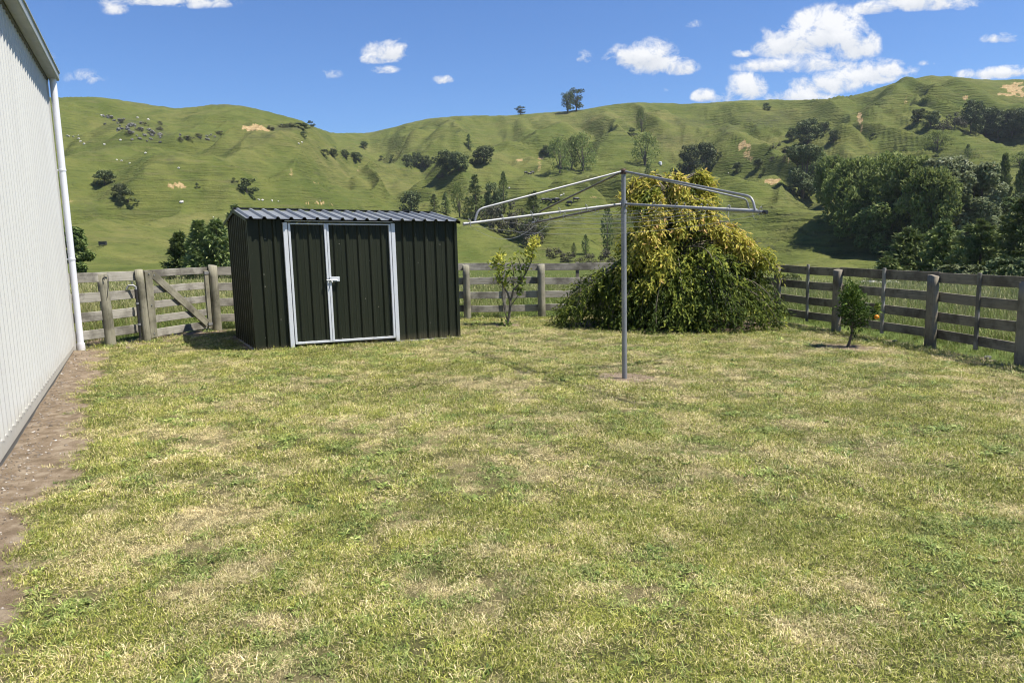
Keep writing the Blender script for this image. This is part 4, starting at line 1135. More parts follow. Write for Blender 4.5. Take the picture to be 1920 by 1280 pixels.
# ------------------------------------------------------------------ rocks, cattle, trough and tank on the hills
def rock_mesh(seed):
    r2 = np.random.default_rng(seed); vs = []; fs = []
    nu, nv = 9, 6
    for j in range(nv + 1):
        for i in range(nu):
            th = pi * j / nv; ph = 2 * pi * i / nu; k = .75 + .5 * r2.random()
            vs.append((cos(ph) * sin(th) * k, sin(ph) * sin(th) * k, cos(th) * k * .8))
    fs = [(j * nu + i, j * nu + (i + 1) % nu, (j + 1) * nu + (i + 1) % nu, (j + 1) * nu + i) for j in range(nv) for i in range(nu)]
    me = bpy.data.meshes.new('rock'); me.from_pydata(vs, [], fs); me.materials.append(M['rock']); return me


RM = [rock_mesh(s) for s in range(4)]
RW = []
for me in RM[:2]:
    c = me.copy(); c.materials[0] = M['white_rock']; RW.append(c)


def rock(px, py, r, label, group, pale=False, Y=None):
    p = hill_pt(px, py, Y); me = (RW if pale else RM)[int(rng.integers(0, 2 if pale else 4))]
    o = link('rock', me); s = r * p.y / F
    o.location = p + Vector((0, 0, s * .2)); o.scale = (s * rng.uniform(.8, 1.5), s * rng.uniform(.8, 1.4), s * rng.uniform(.7, 1.3)); o.rotation_euler = (rng.normal() * .3, rng.normal() * .3, rng.random() * 6)
    return tag(o, label, 'rock', group)


for i in range(40):
    f = rng.random(); px = 218 + 84 * f + rng.normal() * 4; py = 234 + 26 * f + rng.normal() * 8
    rock(px, py, rng.uniform(1.5, 4.2), 'grey rock of the outcrop on the upper left hillside', 'rocks of the outcrop on the upper left hillside')
for i in range(8):
    rock(196 + rng.uniform(-10, 18), 224 + rng.normal() * 4, rng.uniform(1.4, 3), 'grey rock of the small outcrop above and left of the large one', 'rocks of the small upper left outcrop')
for i in range(13):
    rock(335 + rng.uniform(0, 70), 257 + rng.normal() * 3, rng.uniform(1.2, 2.6), 'grey rock of the line along the terrace of the left hill', 'rocks along the terrace of the left hill')
for px, py in ((137, 257), (147, 255), (148, 261), (158, 271), (151, 266), (226, 264), (196, 272), (219, 301), (228, 302), (243, 307), (273, 288), (335, 316), (127, 256), (190, 218), (278, 225), (258, 221)):
    rock(px, py, rng.uniform(1.3, 2.4), 'pale stone lying in the grass of the left hillside', 'pale stones scattered on the left hillside', True)
rock(341, 380, 3.4, 'single large pale boulder low on the left hillside', None, True)
for px, py in ((485, 376), (492, 376), (510, 377), (522, 378), (400, 408), (600, 378), (566, 268), (560, 270)):
    rock(px, py, rng.uniform(1.2, 2.2), 'pale stone on the slope above the shed roof', 'pale stones above the shed roof', True)
for px, py in ((1190, 343), (1052, 367), (1061, 352), (1300, 325), (1057, 365), (955, 353), (1180, 371), (1366, 325), (868, 302), (1026, 481)):
    rock(px, py, rng.uniform(1.1, 1.9), 'pale stone dotting the middle pasture', 'pale stones of the middle pasture', True)
for px, py, r_ in ((1618, 533, 7), (1630, 536, 6), (1668, 531, 8), (1680, 534, 7), (1655, 540, 6), (1640, 530, 6)):
    rock(px, py, r_, 'pale stone of the heap seen through the right fence', 'pale stones behind the right fence', True, Y=30)
for i in range(10):                                    # stones along the foot of the right fence
    t = i / 9; a = Rr[1] if t < .5 else Rr[2]; b2 = Rr[2] if t < .5 else Rr[3]; c = a + (b2 - a) * ((t * 2) % 1.0001)
    o = link('rock', RM[i % 4]); s = rng.uniform(.02, .045); o.location = (c.x - .05 + rng.normal() * .12, c.y + rng.normal() * .1, gz(c.x) + .01); o.scale = (s * 1.3, s, s * .7); o.rotation_euler = (0, 0, rng.random() * 6)
    tag(o, 'small stone in the soil at the foot of the right fence', 'stone', 'stones along the foot of the right fence')

mb = MB()                                              # cattle: one body with legs, neck and head
def ring(c, ry, rz_, n=8): return [Vector((c[0], c[1] + ry * cos(2 * pi * k / n), c[2] + rz_ * sin(2 * pi * k / n))) for k in range(n)]
rs_ = [((-.85, 0, 1.05), .12, .15), ((-.78, 0, 1.02), .27, .30), ((-.3, 0, .98), .33, .36), ((.3, 0, .98), .32, .37), ((.7, 0, 1.02), .26, .32), ((.95, 0, .98), .15, .2), ((1.18, 0, .72), .11, .14), ((1.38, 0, .42), .07, .08)]
vs = [v for r_ in rs_ for v in ring(*r_)]; nr = len(rs_)
mb.add(vs, [(i * 8 + k, i * 8 + (k + 1) % 8, i * 8 + 8 + (k + 1) % 8, i * 8 + 8 + k) for i in range(nr - 1) for k in range(8)] + [tuple(range(8)), tuple(range(nr * 8 - 8, nr * 8))], True)
for x, y in ((-.62, .17), (-.62, -.17), (.58, .15), (.58, -.15)): mb.tube([(x, y, .95), (x - (.05 if x < 0 else 0), y, .5), (x, y, 0)], [.13, .07, .05], 6)
mb.tube([(-.86, 0, 1.15), (-.95, 0, .9), (-.93, 0, .5)], [.03, .02, .03], 5)
for s_2 in (-1, 1): mb.add([Vector((1.1, s_2 * .09, .86)), Vector((1.08, s_2 * .26, .86)), Vector((1.14, s_2 * .1, .78))], [(0, 1, 2)])
c0 = mb.build('cow', M['black']); first = True
for px, py in ((1020, 381), (1027, 380), (1033, 382), (1038, 381), (1044, 380), (1068, 386), (1080, 379), (986, 328), (993, 330), (998, 327)):
    o = c0 if first else c0.copy(); first or COL.objects.link(o); first = False
    o.location = hill_pt(px, py); o.rotation_euler = (0, 0, rng.random() * 6)
    tag(o, 'black cow grazing on the far pasture left of the clothesline pole', 'cow', 'black cattle on the far pasture')
p = hill_pt(1057, 452, None)
p = hill_pt(193, 461); k = p.y / F
root = thing('stock_trough', 'small dark boxy stock feeder on the green slope beside the barn', 'feeder', p)
mb = MB()
for x in (-6, 6): mb.bar((x * k, 0, 0), (x * k, 0, 8 * k), k * .8, k * .8, up=Vector((0, 1, 0)))
mb.box((0, 0, 4.5 * k), (12 * k, 7 * k, 6 * k)); mb.build('box', M['black'], root)
mb = MB(); mb.box((0, 0, 8.2 * k), (14 * k, 8 * k, .8 * k)); mb.build('lid', M['fascia'], root)
p = hill_pt(1238, 310); k = p.y / F
mb = MB(); mb.tube([(0, 0, 0), (0, 0, 5.5 * k)], 3.2 * k, 14); mb.tube([(0, 0, 5.5 * k), (0, 0, 6.4 * k)], [3.2 * k, .6 * k], 14)
o = mb.build('water_tank', M['pvc']); o.location = p; tag(o, 'tiny white water tank on the slope right of the broad willow', 'water tank')

# ------------------------------------------------------------------ the weeping tree by the back fence
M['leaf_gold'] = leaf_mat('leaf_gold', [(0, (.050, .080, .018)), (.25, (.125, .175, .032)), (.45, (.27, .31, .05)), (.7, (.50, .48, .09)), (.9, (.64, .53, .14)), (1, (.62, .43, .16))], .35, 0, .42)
ZP = [0, .3, .8, 1.25, 1.6, 1.9, 2.3, 2.6, 2.85, 3.0]
WL = [1.55, 1.6, 1.48, 1.22, 1.13, 1.12, 1.02, .90, .78, .35]; WR = [1.9, 2.0, 1.9, 1.75, 1.50, 1.20, .80, .74, .66, .28]


def half_w(z, an):
    l = np.interp(z, ZP, WL); r = np.interp(z, ZP, WR); k = (np.cos(an) + 1) / 2
    return (l * (1 - k) + r * k) * (np.abs(np.cos(an)) * 1.0 + (1 - np.abs(np.cos(an))) * .62)


rng = np.random.default_rng(2024)
root = thing('weeping_tree', 'large golden green weeping tree drooping to the ground in front of the back fence', 'tree', TREE)
BRM = MB(); Lp = []; Ld = []; Ll = []; Lt = []
lobes = []
for i in range(46):
    zz = 2.9 * rng.random() ** .9 + .04; an = rng.random() * 2 * pi
    lobes.append((an, zz, rng.uniform(.74, 1.17)))
for an, zz in ((-2.4, .75), (-2.0, .62), (-2.7, .85), (-1.75, .7), (-2.2, 1.15), (-1.3, .55), (-2.55, 1.35), (-.6, .6), (pi, .95), (pi + .25, .8), (pi - .3, .7), (.05, .9), (-.2, 1.05), (.25, 1.0), (-.45, .75), (-1.2, .9), (-1.45, .8), (-1.0, .65), (pi * .5, 2.95), (0, 2.9), (pi, 2.8), (-pi / 2, 2.85), (-.1, 1.85), (.2, 1.55), (-.5, 1.75), (-1.5, 2.2), (-2.2, 2.4), (-1.9, 1.5), (-2.4, 1.9), (-1, 1.4), (-1.6, 1.1), (-.9, 2.3)):
    lobes.append((an, zz, 1.05))
lobes += [(pi + a_, z_, 1.30 + .08 * q_) for q_, (a_, z_) in enumerate(((0, .95), (.18, .75), (-.2, .85), (.05, .6), (.3, .95)))]
for an, zz, kk in lobes:
    lt = rng.normal() * .10
    low = zz < 1.15
    for j in range(6 if zz > .45 else 5):
        a = an + rng.normal() * .08; Rr_ = half_w(np.clip(zz - .1, 0, 3), a) * kk * rng.uniform(.84, 1.03)
        z1 = max(.03, zz - rng.uniform(.10, .45) - (.25 if low else 0)); peak = zz + rng.uniform(.02, .18) + (.15 if low else .0)
        p0 = np.array([.05 * cos(a), .05 * sin(a), max(.3, min(zz * .8 + .25, 2.6))]); p1 = np.array([cos(a) * Rr_ * .55, sin(a) * Rr_ * .55, min(peak + .16, 3.0)])
        p2 = np.array([cos(a) * Rr_ * .88, sin(a) * Rr_ * .88, min(peak, 2.98)]); p3 = np.array([cos(a + rng.normal() * .05) * Rr_ * 1.02, sin(a) * Rr_ * 1.02, z1])
        tt = np.linspace(0, 1, 12)[:, None]; C = (1 - tt) ** 3 * p0 + 3 * (1 - tt) ** 2 * tt * p1 + 3 * (1 - tt) * tt ** 2 * p2 + tt ** 3 * p3
        if j < 3: BRM.tube([Vector(c) for c in C], [.016 * (1 - i / 12) + .003 for i in range(12)], 5, False)
        for i in range(4, 12):
            for s in range(2):
                base = C[i] + (C[min(i + 1, 11)] - C[i]) * rng.random()
                ln = rng.uniform(.10, .30) * (1 if not low else 1.35)
                dv = norm(np.array([cos(a), sin(a), 0]) * .55 + rng.normal(size=3) * .5 + np.array([0, 0, -.45]))
                nl_ = 6 if not low else 8
                for q in range(nl_):
                    f = (q + .5) / nl_; p = base + dv * ln * f + np.array([0, 0, -1]) * ln * .55 * f * f
                    if p[2] < .02: continue
                    Lp.append(p); sdv = rng.normal(size=3) * .75 + dv * .7 + np.array([0, 0, -.75]) + np.array([cos(a), sin(a), 0]) * .2
                    Ld.append(sdv); Ll.append(rng.uniform(.072, .125) if not low else rng.uniform(.06, .10))
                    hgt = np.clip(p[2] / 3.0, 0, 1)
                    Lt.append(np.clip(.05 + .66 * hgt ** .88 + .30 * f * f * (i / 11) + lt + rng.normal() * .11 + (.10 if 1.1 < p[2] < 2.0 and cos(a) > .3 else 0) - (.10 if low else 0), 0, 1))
# dark green leaves filling the inside
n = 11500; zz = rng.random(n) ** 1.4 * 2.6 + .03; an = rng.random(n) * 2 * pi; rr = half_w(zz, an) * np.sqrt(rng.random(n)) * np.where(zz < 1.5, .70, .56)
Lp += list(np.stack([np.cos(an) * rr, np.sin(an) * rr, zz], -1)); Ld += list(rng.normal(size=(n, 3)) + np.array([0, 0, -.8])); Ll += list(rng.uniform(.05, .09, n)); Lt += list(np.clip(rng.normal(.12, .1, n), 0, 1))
Lp = np.array(Lp); Ld = np.array(Ld); Ll = np.array(Ll); Lt = np.array(Lt)
outw = norm(np.stack([Lp[:, 0], Lp[:, 1], np.full(len(Lp), .6)], -1))
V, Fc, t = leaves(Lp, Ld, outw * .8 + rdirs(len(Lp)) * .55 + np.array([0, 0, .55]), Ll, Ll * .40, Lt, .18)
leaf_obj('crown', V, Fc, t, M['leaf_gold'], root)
BRM.tube([(0, 0, -.05), (.03, .02, .6), (0, 0, 1.4), (.05, 0, 2.5)], [.11, .085, .06, .02], 10)
BRM.build('trunk', M['bark_pale'], root)

rng = np.random.default_rng(77)
# ------------------------------------------------------------------ young tree with pale yellow leaves
root = thing('young_tree', 'small sparse young tree with yellow leaves on the ends of bare branches', 'tree', LEMON)
T1 = MB(); k = LEMON.y / F
def lp(px, py, dy=0.0): return Vector(at(px, py, LEMON.y + dy)) - LEMON
stems = [[(949, 614), (955, 590), (957, 568), (952, 550), (946, 540), (940, 525), (935, 512)], [(957, 568), (962, 545), (975, 530), (986, 512), (996, 490), (999, 470), (1002, 455)],
         [(962, 545), (964, 520), (962, 500), (958, 488)], [(975, 530), (978, 505), (972, 485), (968, 480)], [(956, 575), (966, 562), (974, 550), (976, 535), (984, 520)], [(951, 600), (944, 570), (940, 550)], [(986, 512), (984, 495), (975, 480)], [(946, 540), (936, 535), (928, 515)]]
for i, st in enumerate(stems):
    dy = [0, .1, -.1, .12, -.12, .05, .0, -.08][i]; r0 = [.028, .020, .011, .010, .012, .012, .008, .008][i]
    T1.tube([lp(x, y, dy * q / len(st)) for q, (x, y) in enumerate(st)], [r0 * (1 - .65 * q / len(st)) for q in range(len(st))], 8)
T1.build('trunk', M['bark_pale'], root)
P = []; Tn = []
for x, y, s, n, tn in [(934, 500, 11, 44, .72), (938, 484, 8, 34, .9), (936, 520, 10, 34, .62), (944, 530, 11, 36, .55), (1000, 460, 9, 56, .95), (992, 475, 9, 34, .85), (998, 485, 7, 20, .7), (986, 500, 9, 18, .5), (958, 492, 6, 12, .55), (968, 480, 5, 10, .7), (972, 505, 8, 14, .45), (965, 530, 12, 22, .35), (980, 525, 8, 16, .4), (950, 515, 9, 14, .5), (932, 488, 7, 20, .9), (1004, 452, 6, 24, 1.0), (975, 545, 9, 16, .32), (952, 608, 6, 16, .25), (940, 608, 7, 10, .2)]:
    for _ in range(int(n * 1.1)): P.append(lp(x + rng.normal() * s * .58, y + rng.normal() * s * .58, rng.normal() * .08)); Tn.append(np.clip(tn * .74 + rng.normal() * .09, 0, .76))
P = np.array(P); n = len(P); V, Fc, t = leaves(P, rdirs(n) * .8 + np.array([0, 0, .25]), rdirs(n) * .6 + np.array([0, -.3, .6]), rng.uniform(.07, .125, n), rng.uniform(.038, .062, n), np.array(Tn), .15)
leaf_obj('crown', V, Fc, t, M['leaf_gold'], root)

# ------------------------------------------------------------------ little citrus tree with one orange
M['leaf_citrus'] = leaf_mat('leaf_citrus', [(0, (.026, .050, .012)), (.4, (.060, .105, .020)), (.75, (.125, .185, .034)), (1, (.27, .31, .06))], .2, 0, .3)
root = thing('citrus_tree', 'small bushy green citrus tree bearing one orange in front of the right fence', 'tree', CITRUS)
def cp(px, py, dy=0.0): return Vector(at(px, py, CITRUS.y + dy)) - CITRUS
T1 = MB(); T1.tube([cp(1589, 652), cp(1593, 640), cp(1597, 625), cp(1597, 605), cp(1598, 570)], [.026, .021, .018, .014, .008], 8)
for x, y in ((1582, 590), (1615, 585), (1590, 560), (1622, 600), (1606, 550), (1638, 592)): T1.tube([cp(1597, 618), cp((1597 + x) / 2, (612 + y) / 2), cp(x, y, rng.normal() * .08)], [.011, .008, .003], 6)
T1.build('trunk', M['bark'], root)
P = []; Tn = []
for x, y, s, n in [(1596, 548, 12, 150), (1586, 556, 10, 110), (1606, 556, 11, 130), (1594, 572, 15, 190), (1612, 574, 12, 140), (1584, 582, 11, 90), (1604, 590, 14, 130), (1622, 588, 11, 110), (1588, 600, 10, 70), (1606, 606, 10, 60), (1636, 590, 8, 60), (1643, 580, 5, 34), (1644, 572, 4, 22), (1598, 538, 8, 60), (1600, 624, 5, 16), (1620, 602, 8, 50)]:
    for _ in range(int(n * 1.35)):
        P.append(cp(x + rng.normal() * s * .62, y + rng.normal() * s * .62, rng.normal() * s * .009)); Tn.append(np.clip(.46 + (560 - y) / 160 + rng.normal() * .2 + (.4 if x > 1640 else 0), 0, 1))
P = np.array(P); n = len(P); ctr = np.array(cp(1600, 580)); V, Fc, t = leaves(P, norm(P - ctr) * .6 + rdirs(n) * .7 + np.array([0, 0, .35]), rdirs(n) * .7 + np.array([0, -.2, .6]), rng.uniform(.045, .075, n), rng.uniform(.020, .030, n), np.array(Tn), .15)
leaf_obj('crown', V, Fc, t, M['leaf_citrus'], root)
mt, nt, b = material('orange_peel'); finish(nt, b, (.85, .26, .012), .4, 0, nt.bump(nt.noise(obj_co(nt), 260, 2), .2, .002)); M['orange'] = mt
mb = MB(); c = cp(1644, 594, -.13); rr = .037
vs = [c + Vector((cos(2 * pi * i / 16) * sin(pi * j / 10), sin(2 * pi * i / 16) * sin(pi * j / 10), cos(pi * j / 10) * .94)) * rr for j in range(11) for i in range(16)]
mb.add(vs, [(j * 16 + i, j * 16 + (i + 1) % 16, (j + 1) * 16 + (i + 1) % 16, (j + 1) * 16 + i) for j in range(10) for i in range(16)], True)
mb.build('orange', M['orange'], root)

# ------------------------------------------------------------------ lawn and paddock grass
def blade_mat(name, greens, straws):
    mt, nt, b = material(name)
    r1 = nt.attr('tint'); st = nt.attr('straw', 'INSTANCER'); r2 = nt.attr('tone'); h = nt.attr('up')
    g = nt.ramp(r2, greens); s = nt.ramp(r2, straws)
    f = nt.math('MULTIPLY_ADD', nt.math('SUBTRACT', st, r1), 5., .5, clamp=True)
    c = nt.mix(f, g, s)
    hs = nt.node('ShaderNodeHueSaturation'); nt.put(hs.inputs['Color'], c); nt.put(hs.inputs['Value'], nt.mapr(nt.attr('val', 'INSTANCER'), 0, 1, .62, 1.3))
    nt.put(hs.inputs['Hue'], nt.mapr(nt.attr('val', 'INSTANCER'), 0, 1, .508, .492))
    c = hs.outputs[0]
    finish(nt, b, c, .55, 0, None, .25)
    tr = nt.node('ShaderNodeBsdfTranslucent'); nt.put(tr.inputs[0], c); mx = nt.node('ShaderNodeMixShader'); mx.inputs[0].default_value = .14
    nt.l.new(b.outputs[0], mx.inputs[1]); nt.l.new(tr.outputs[0], mx.inputs[2]); nt.l.new(mx.outputs[0], nt.n['Material Output'].inputs[0]); return mt


M['blade'] = blade_mat('grass_blade', [(0, (.085, .115, .016)), (.5, (.22, .255, .040)), (1, (.50, .50, .12))], [(0, (.38, .30, .135)), (.5, (.66, .56, .29)), (1, (.88, .78, .48))])
M['weed'] = blade_mat('weed_leaf', [(0, (.08, .125, .026)), (.5, (.18, .245, .055)), (1, (.44, .50, .16))], [(0, (.16, .19, .055)), (.5, (.22, .25, .075)), (1, (.30, .32, .12))])
M['tall'] = blade_mat('tall_grass', [(0, (.075, .12, .020)), (.5, (.14, .20, .036)), (1, (.25, .30, .07))], [(0, (.22, .21, .08)), (.5, (.33, .31, .13)), (1, (.46, .43, .22))])


def tuft(nb, rad, lmin, lmax, wmin, wmax, lean0, lean1, heads=0):
    """bent blades, three quads long"""
    an = rng.random(nb) * 2 * pi; r = rad * np.sqrt(rng.random(nb)); a2 = rng.random(nb) * 2 * pi
    P = np.stack([np.cos(an) * r, np.sin(an) * r, np.full(nb, -.004)], -1); L = rng.uniform(lmin, lmax, nb); Wd = rng.uniform(wmin, wmax, nb)
    le = rng.uniform(lean0, lean1, nb); H = np.stack([np.cos(a2), np.sin(a2), 0 * a2], -1); S = np.stack([-np.sin(a2), np.cos(a2), 0 * a2], -1)
    tw = rng.normal(size=nb) * .5; S = norm(S + np.array([0, 0, 1]) * tw[:, None] * .4)
    rows = []
    for f, wk in ((0, .8), (.45, 1.), (1., .12)):
        an_ = le * (.55 + .75 * f); c = P + (H * (np.sin(an_) * L * f)[:, None]) + np.array([0, 0, 1]) * (np.cos(an_) * L * f)[:, None]
        c[:, 2] = np.maximum(c[:, 2], -.002 + .006 * f)
        rows += [c - S * (Wd * wk / 2)[:, None], c + S * (Wd * wk / 2)[:, None]]
    V = np.stack(rows, 1).reshape(-1, 3); b = np.arange(nb)[:, None] * 6
    Fc = np.concatenate([b + np.array([[0, 1, 3, 2]]), b + np.array([[2, 3, 5, 4]])]); t = np.repeat(rng.random(nb), 6); tn = np.repeat(rng.random(nb), 6)
    if heads:
        k = heads; hb = rng.random(k) * 2 * pi; hr = rad * np.sqrt(rng.random(k)); hh = rng.uniform(lmax * .95, lmax * 1.35, k); off = np.stack([np.cos(hb) * hr, np.sin(hb) * hr, 0 * hb], -1)
        top = off + np.stack([rng.normal(size=k) * .07, rng.normal(size=k) * .07, hh], -1); base = len(V); sx_ = np.array([1, 0, 0]) * .0016
        q = np.stack([off - sx_, off + sx_, top + sx_, top - sx_], 1).reshape(-1, 3)
        hd = norm(top - off + rng.normal(size=(k, 3)) * .12); s2 = norm(np.cross(hd, rdirs(k))) * .006
        q2 = np.stack([top, top + hd * .05 + s2, top + hd * .11, top + hd * .05 - s2], 1).reshape(-1, 3)
        V = np.concatenate([V, q, q2]); Fc = np.concatenate([Fc, base + np.arange(8 * k).reshape(-1, 4)]); t = np.concatenate([t, np.full(8 * k, -.2)]); tn = np.concatenate([tn, np.repeat(rng.uniform(.4, 1, k), 4), np.repeat(rng.uniform(.4, 1, k), 4)])
    return V, Fc, t, tn


def rosette(nl_, l0, l1, w0, w1, e0, e1):
    an = np.linspace(0, 2 * pi, nl_, False) + rng.normal(size=nl_) * .4; L = rng.uniform(l0, l1, nl_); Wd = rng.uniform(w0, w1, nl_); e = rng.uniform(e0, e1, nl_)
    H = np.stack([np.cos(an), np.sin(an), 0 * an], -1); S = np.stack([-np.sin(an), np.cos(an), 0 * an], -1); up = np.array([0, 0, 1.]); rows = []
    ox = rng.normal(size=(nl_, 3)) * .012; ox[:, 2] = 0
    for f, wk in ((0, .18), (.35, .75), (.7, 1.), (1., .1)):
        c = ox + H * (np.cos(e) * L * f)[:, None] + up * ((np.sin(e) * L * (f - .55 * f * f)) + .004)[:, None]
        rows += [c - S * (Wd * wk / 2)[:, None] + up * (Wd * wk * .18)[:, None], c, c + S * (Wd * wk / 2)[:, None] + up * (Wd * wk * .18)[:, None]]
    V = np.stack(rows, 1).reshape(-1, 3); b = np.arange(nl_)[:, None] * 12; Fs = []
    for i in range(3):
        for j in range(2): Fs.append(b + np.array([[i * 3 + j, i * 3 + j + 1, i * 3 + j + 4, i * 3 + j + 3]]))
    return V, np.concatenate(Fs), np.repeat(rng.random(nl_) * .4 + .6, 12), np.repeat(rng.random(nl_), 12)


def scatter(name, protos_, pts, rot, scl, kind, attrs, label):
    """one 'stuff' object: tufts set out on points by a geometry node tree"""
    coll = bpy.data.collections.new(name + '_tufts')
    for i, (V, Fc, t, tn, mt) in enumerate(protos_):
        me = mesh_np('%s_tuft' % name, V, Fc, mt, False, dict(tint=t, tone=tn)); o = bpy.data.objects.new('%s_%02d' % (name, i), me); coll.objects.link(o)
    me = bpy.data.meshes.new(name); me.vertices.add(len(pts)); me.vertices.foreach_set('co', np.asarray(pts, np.float32).ravel())
    a = me.attributes.new('rot', 'FLOAT_VECTOR', 'POINT'); a.data.foreach_set('vector', np.asarray(rot, np.float32).ravel())
    a = me.attributes.new('scl', 'FLOAT', 'POINT'); a.data.foreach_set('value', np.asarray(scl, np.float32))
    a = me.attributes.new('pick', 'INT', 'POINT'); a.data.foreach_set('value', np.asarray(kind, np.int32))
    for k, v in attrs.items(): a = me.attributes.new(k, 'FLOAT', 'POINT'); a.data.foreach_set('value', np.asarray(v, np.float32))
    o = link(name, me); ng = bpy.data.node_groups.new(name, 'GeometryNodeTree')
    ng.interface.new_socket('Geometry', in_out='INPUT', socket_type='NodeSocketGeometry'); ng.interface.new_socket('Geometry', in_out='OUTPUT', socket_type='NodeSocketGeometry')
    N = ng.nodes; gi_ = N.new('NodeGroupInput'); go = N.new('NodeGroupOutput'); ci = N.new('GeometryNodeCollectionInfo'); ip = N.new('GeometryNodeInstanceOnPoints')
    ci.inputs['Collection'].default_value = coll; ci.inputs['Separate Children'].default_value = True; ci.inputs['Reset Children'].default_value = True
    def na(nm, ty):
        q = N.new('GeometryNodeInputNamedAttribute'); q.data_type = ty; q.inputs['Name'].default_value = nm
        return [s for s in q.outputs if s.enabled and s.name == 'Attribute'][0]
    er = N.new('FunctionNodeEulerToRotation')
    l = ng.links.new; l(gi_.outputs[0], ip.inputs['Points']); l(ci.outputs[0], ip.inputs['Instance']); ip.inputs['Pick Instance'].default_value = True
    l(na('pick', 'INT'), ip.inputs['Instance Index']); l(na('rot', 'FLOAT_VECTOR'), er.inputs[0]); l(er.outputs[0], ip.inputs['Rotation']); l(na('scl', 'FLOAT'), ip.inputs['Scale']); l(ip.outputs[0], go.inputs[0])
    md = o.modifiers.new('scatter', 'NODES'); md.node_group = ng
    return tag(o, label, 'grass', None, 'stuff')


def spread(y0, y1, dens, uw=.80):
    n = int(dens * uw * (y1 ** 2 - y0 ** 2)); y = np.sqrt(y0 ** 2 + (y1 ** 2 - y0 ** 2) * rng.random(n)); return (rng.random(n) * 2 - 1) * uw * y, y


PT = []
for i in range(8): PT.append((*tuft(92, .10, .012, .038, .0020, .0036, .2, 1.38), M['blade']))       # 0-7 short mown blades
for i in range(4): PT.append((*tuft(64, .12, .024, .052, .0018, .0030, 1.2, 1.53), M['blade']))       # 8-11 flattened clippings
for i in range(5): PT.append((*rosette(int(rng.integers(10, 17)), .022, .052, .008, .015, .2, 1.0), M['weed']))   # 12-16 broad weeds
for i in range(3): PT.append((*tuft(48, .06, .020, .044, .0032, .0056, .5, 1.4), M['weed']))            # 17-19 coarse grass clumps
X, Y = [], []
for y0, y1, dn in ((1.9, 4.5, 620), (4.5, 7.5, 300), (7.5, 11, 190), (11, 17.6, 120)):
    a, b2 = spread(y0, y1, dn, 1.15 if y1 < 8 else .86); X.append(a); Y.append(b2)
X = np.concatenate(X); Y = np.concatenate(Y); sl_ = soil_mask(X, Y); ok = in_poly(X, Y, YARD) & (rng.random(len(X)) > sl_ * 1.08)
shed_s = (X - FL.x) * sd.x + (Y - FL.y) * sd.y; shed_t = (X - FL.x) * sb.x + (Y - FL.y) * sb.y
ok &= ~((shed_s > -.04) & (shed_s < SHED_W + .04) & (shed_t > -.03) & (shed_t < SHED_D + .05)) & (np.hypot(X - POLE.x, Y - POLE.y) > .06)
X, Y, sl_ = X[ok], Y[ok], sl_[ok]; n = len(X)
st = straw_mask(X, Y); wd_m = fbm(X * 1.9 + 40, Y * 2.2, 151, 3); wd_m2 = fbm(X * 6.2, Y * 6.8, 157, 2)
kind = rng.integers(0, 8, n); r_ = rng.random(n)
kind = np.where(r_ < .10 + .18 * st, rng.integers(8, 12, n), kind)
wp = .05 + .80 * sstep(.53, .66, wd_m * .60 + wd_m2 * .45)
kind = np.where(rng.random(n) < wp * .17, rng.integers(12, 17, n), np.where(rng.random(n) < wp * .8, rng.integers(17, 20, n), kind))
val = np.clip(.5 + (fbm(X * 3.6, Y * 3.9, 163, 3) - .5) * 1.1 + rng.normal(size=n) * .10 + .06, 0, 1)
Zp = SL * X + (micro(X, Y)) - .012 * sl_
scl = rng.uniform(.75, 1.3, n) * np.where(Y < 4.5, .80, 1.) * np.where(Y > 7.5, 1.12, 1.0) * np.where(Y > 11, 1.15, 1.) * (1 - .35 * (st > .75)) * np.where((kind > 11) & (kind < 17), rng.uniform(.7, 1.25, n), 1)
rot = np.stack([rng.normal(size=n) * .12, rng.normal(size=n) * .12, rng.random(n) * 6.283], -1)
st = np.clip(st + rng.normal(size=n) * .08, 0, 1)
ex, ey = [], []
def edge(a, c, k, off_, sp):
    t = rng.random(k); d = Vector((c[0] - a[0], c[1] - a[1], 0)).normalized(); q = off_ + np.abs(rng.normal(size=k)) * sp
    ex.append(a[0] + (c[0] - a[0]) * t + d.y * q); ey.append(a[1] + (c[1] - a[1]) * t - d.x * q)
edge(FL, FR, 130, .035, .03); edge(FR, FR + sb * SHED_D, 60, .03, .03); edge(LEFT[0], GPOST, 18, .05, .12); edge(BK[1], BK[2], 60, .02, .12); edge(BK[2], corner, 100, .02, .12); edge(corner, RP[0], 110, .02, .12); edge(RP[0], REND, 260, -.04, .10)
for c in [RP[0], RP[1], RP[2], BK[1], BK[2], LEFT[1], LEFT[2]]:
    a_ = rng.random(14) * 6.28; q = .10 + np.abs(rng.normal(size=14)) * .05; ex.append(c.x + np.cos(a_) * q); ey.append(c.y + np.sin(a_) * q)
ex = np.concatenate(ex); ey = np.concatenate(ey); ne = len(ex)
X = np.concatenate([X, ex]); Y = np.concatenate([Y, ey]); Zp = np.concatenate([Zp, SL * ex + micro(ex, ey) - .005]); st = np.concatenate([st, rng.random(ne) * .5]); val = np.concatenate([val, rng.uniform(.3, .7, ne)])
kind = np.concatenate([kind, np.where(rng.random(ne) < .6, rng.integers(0, 8, ne), rng.integers(17, 20, ne))]); scl = np.concatenate([scl, rng.uniform(1.2, 2.3, ne)]); rot = np.concatenate([rot, np.stack([rng.normal(size=ne) * .12, rng.normal(size=ne) * .12, rng.random(ne) * 6.283], -1)])
scatter('lawn_grass', PT, np.stack([X, Y, Zp], -1), rot, scl, kind, dict(straw=st, val=val), 'mown lawn grass, patches of dry straw and green weeds')

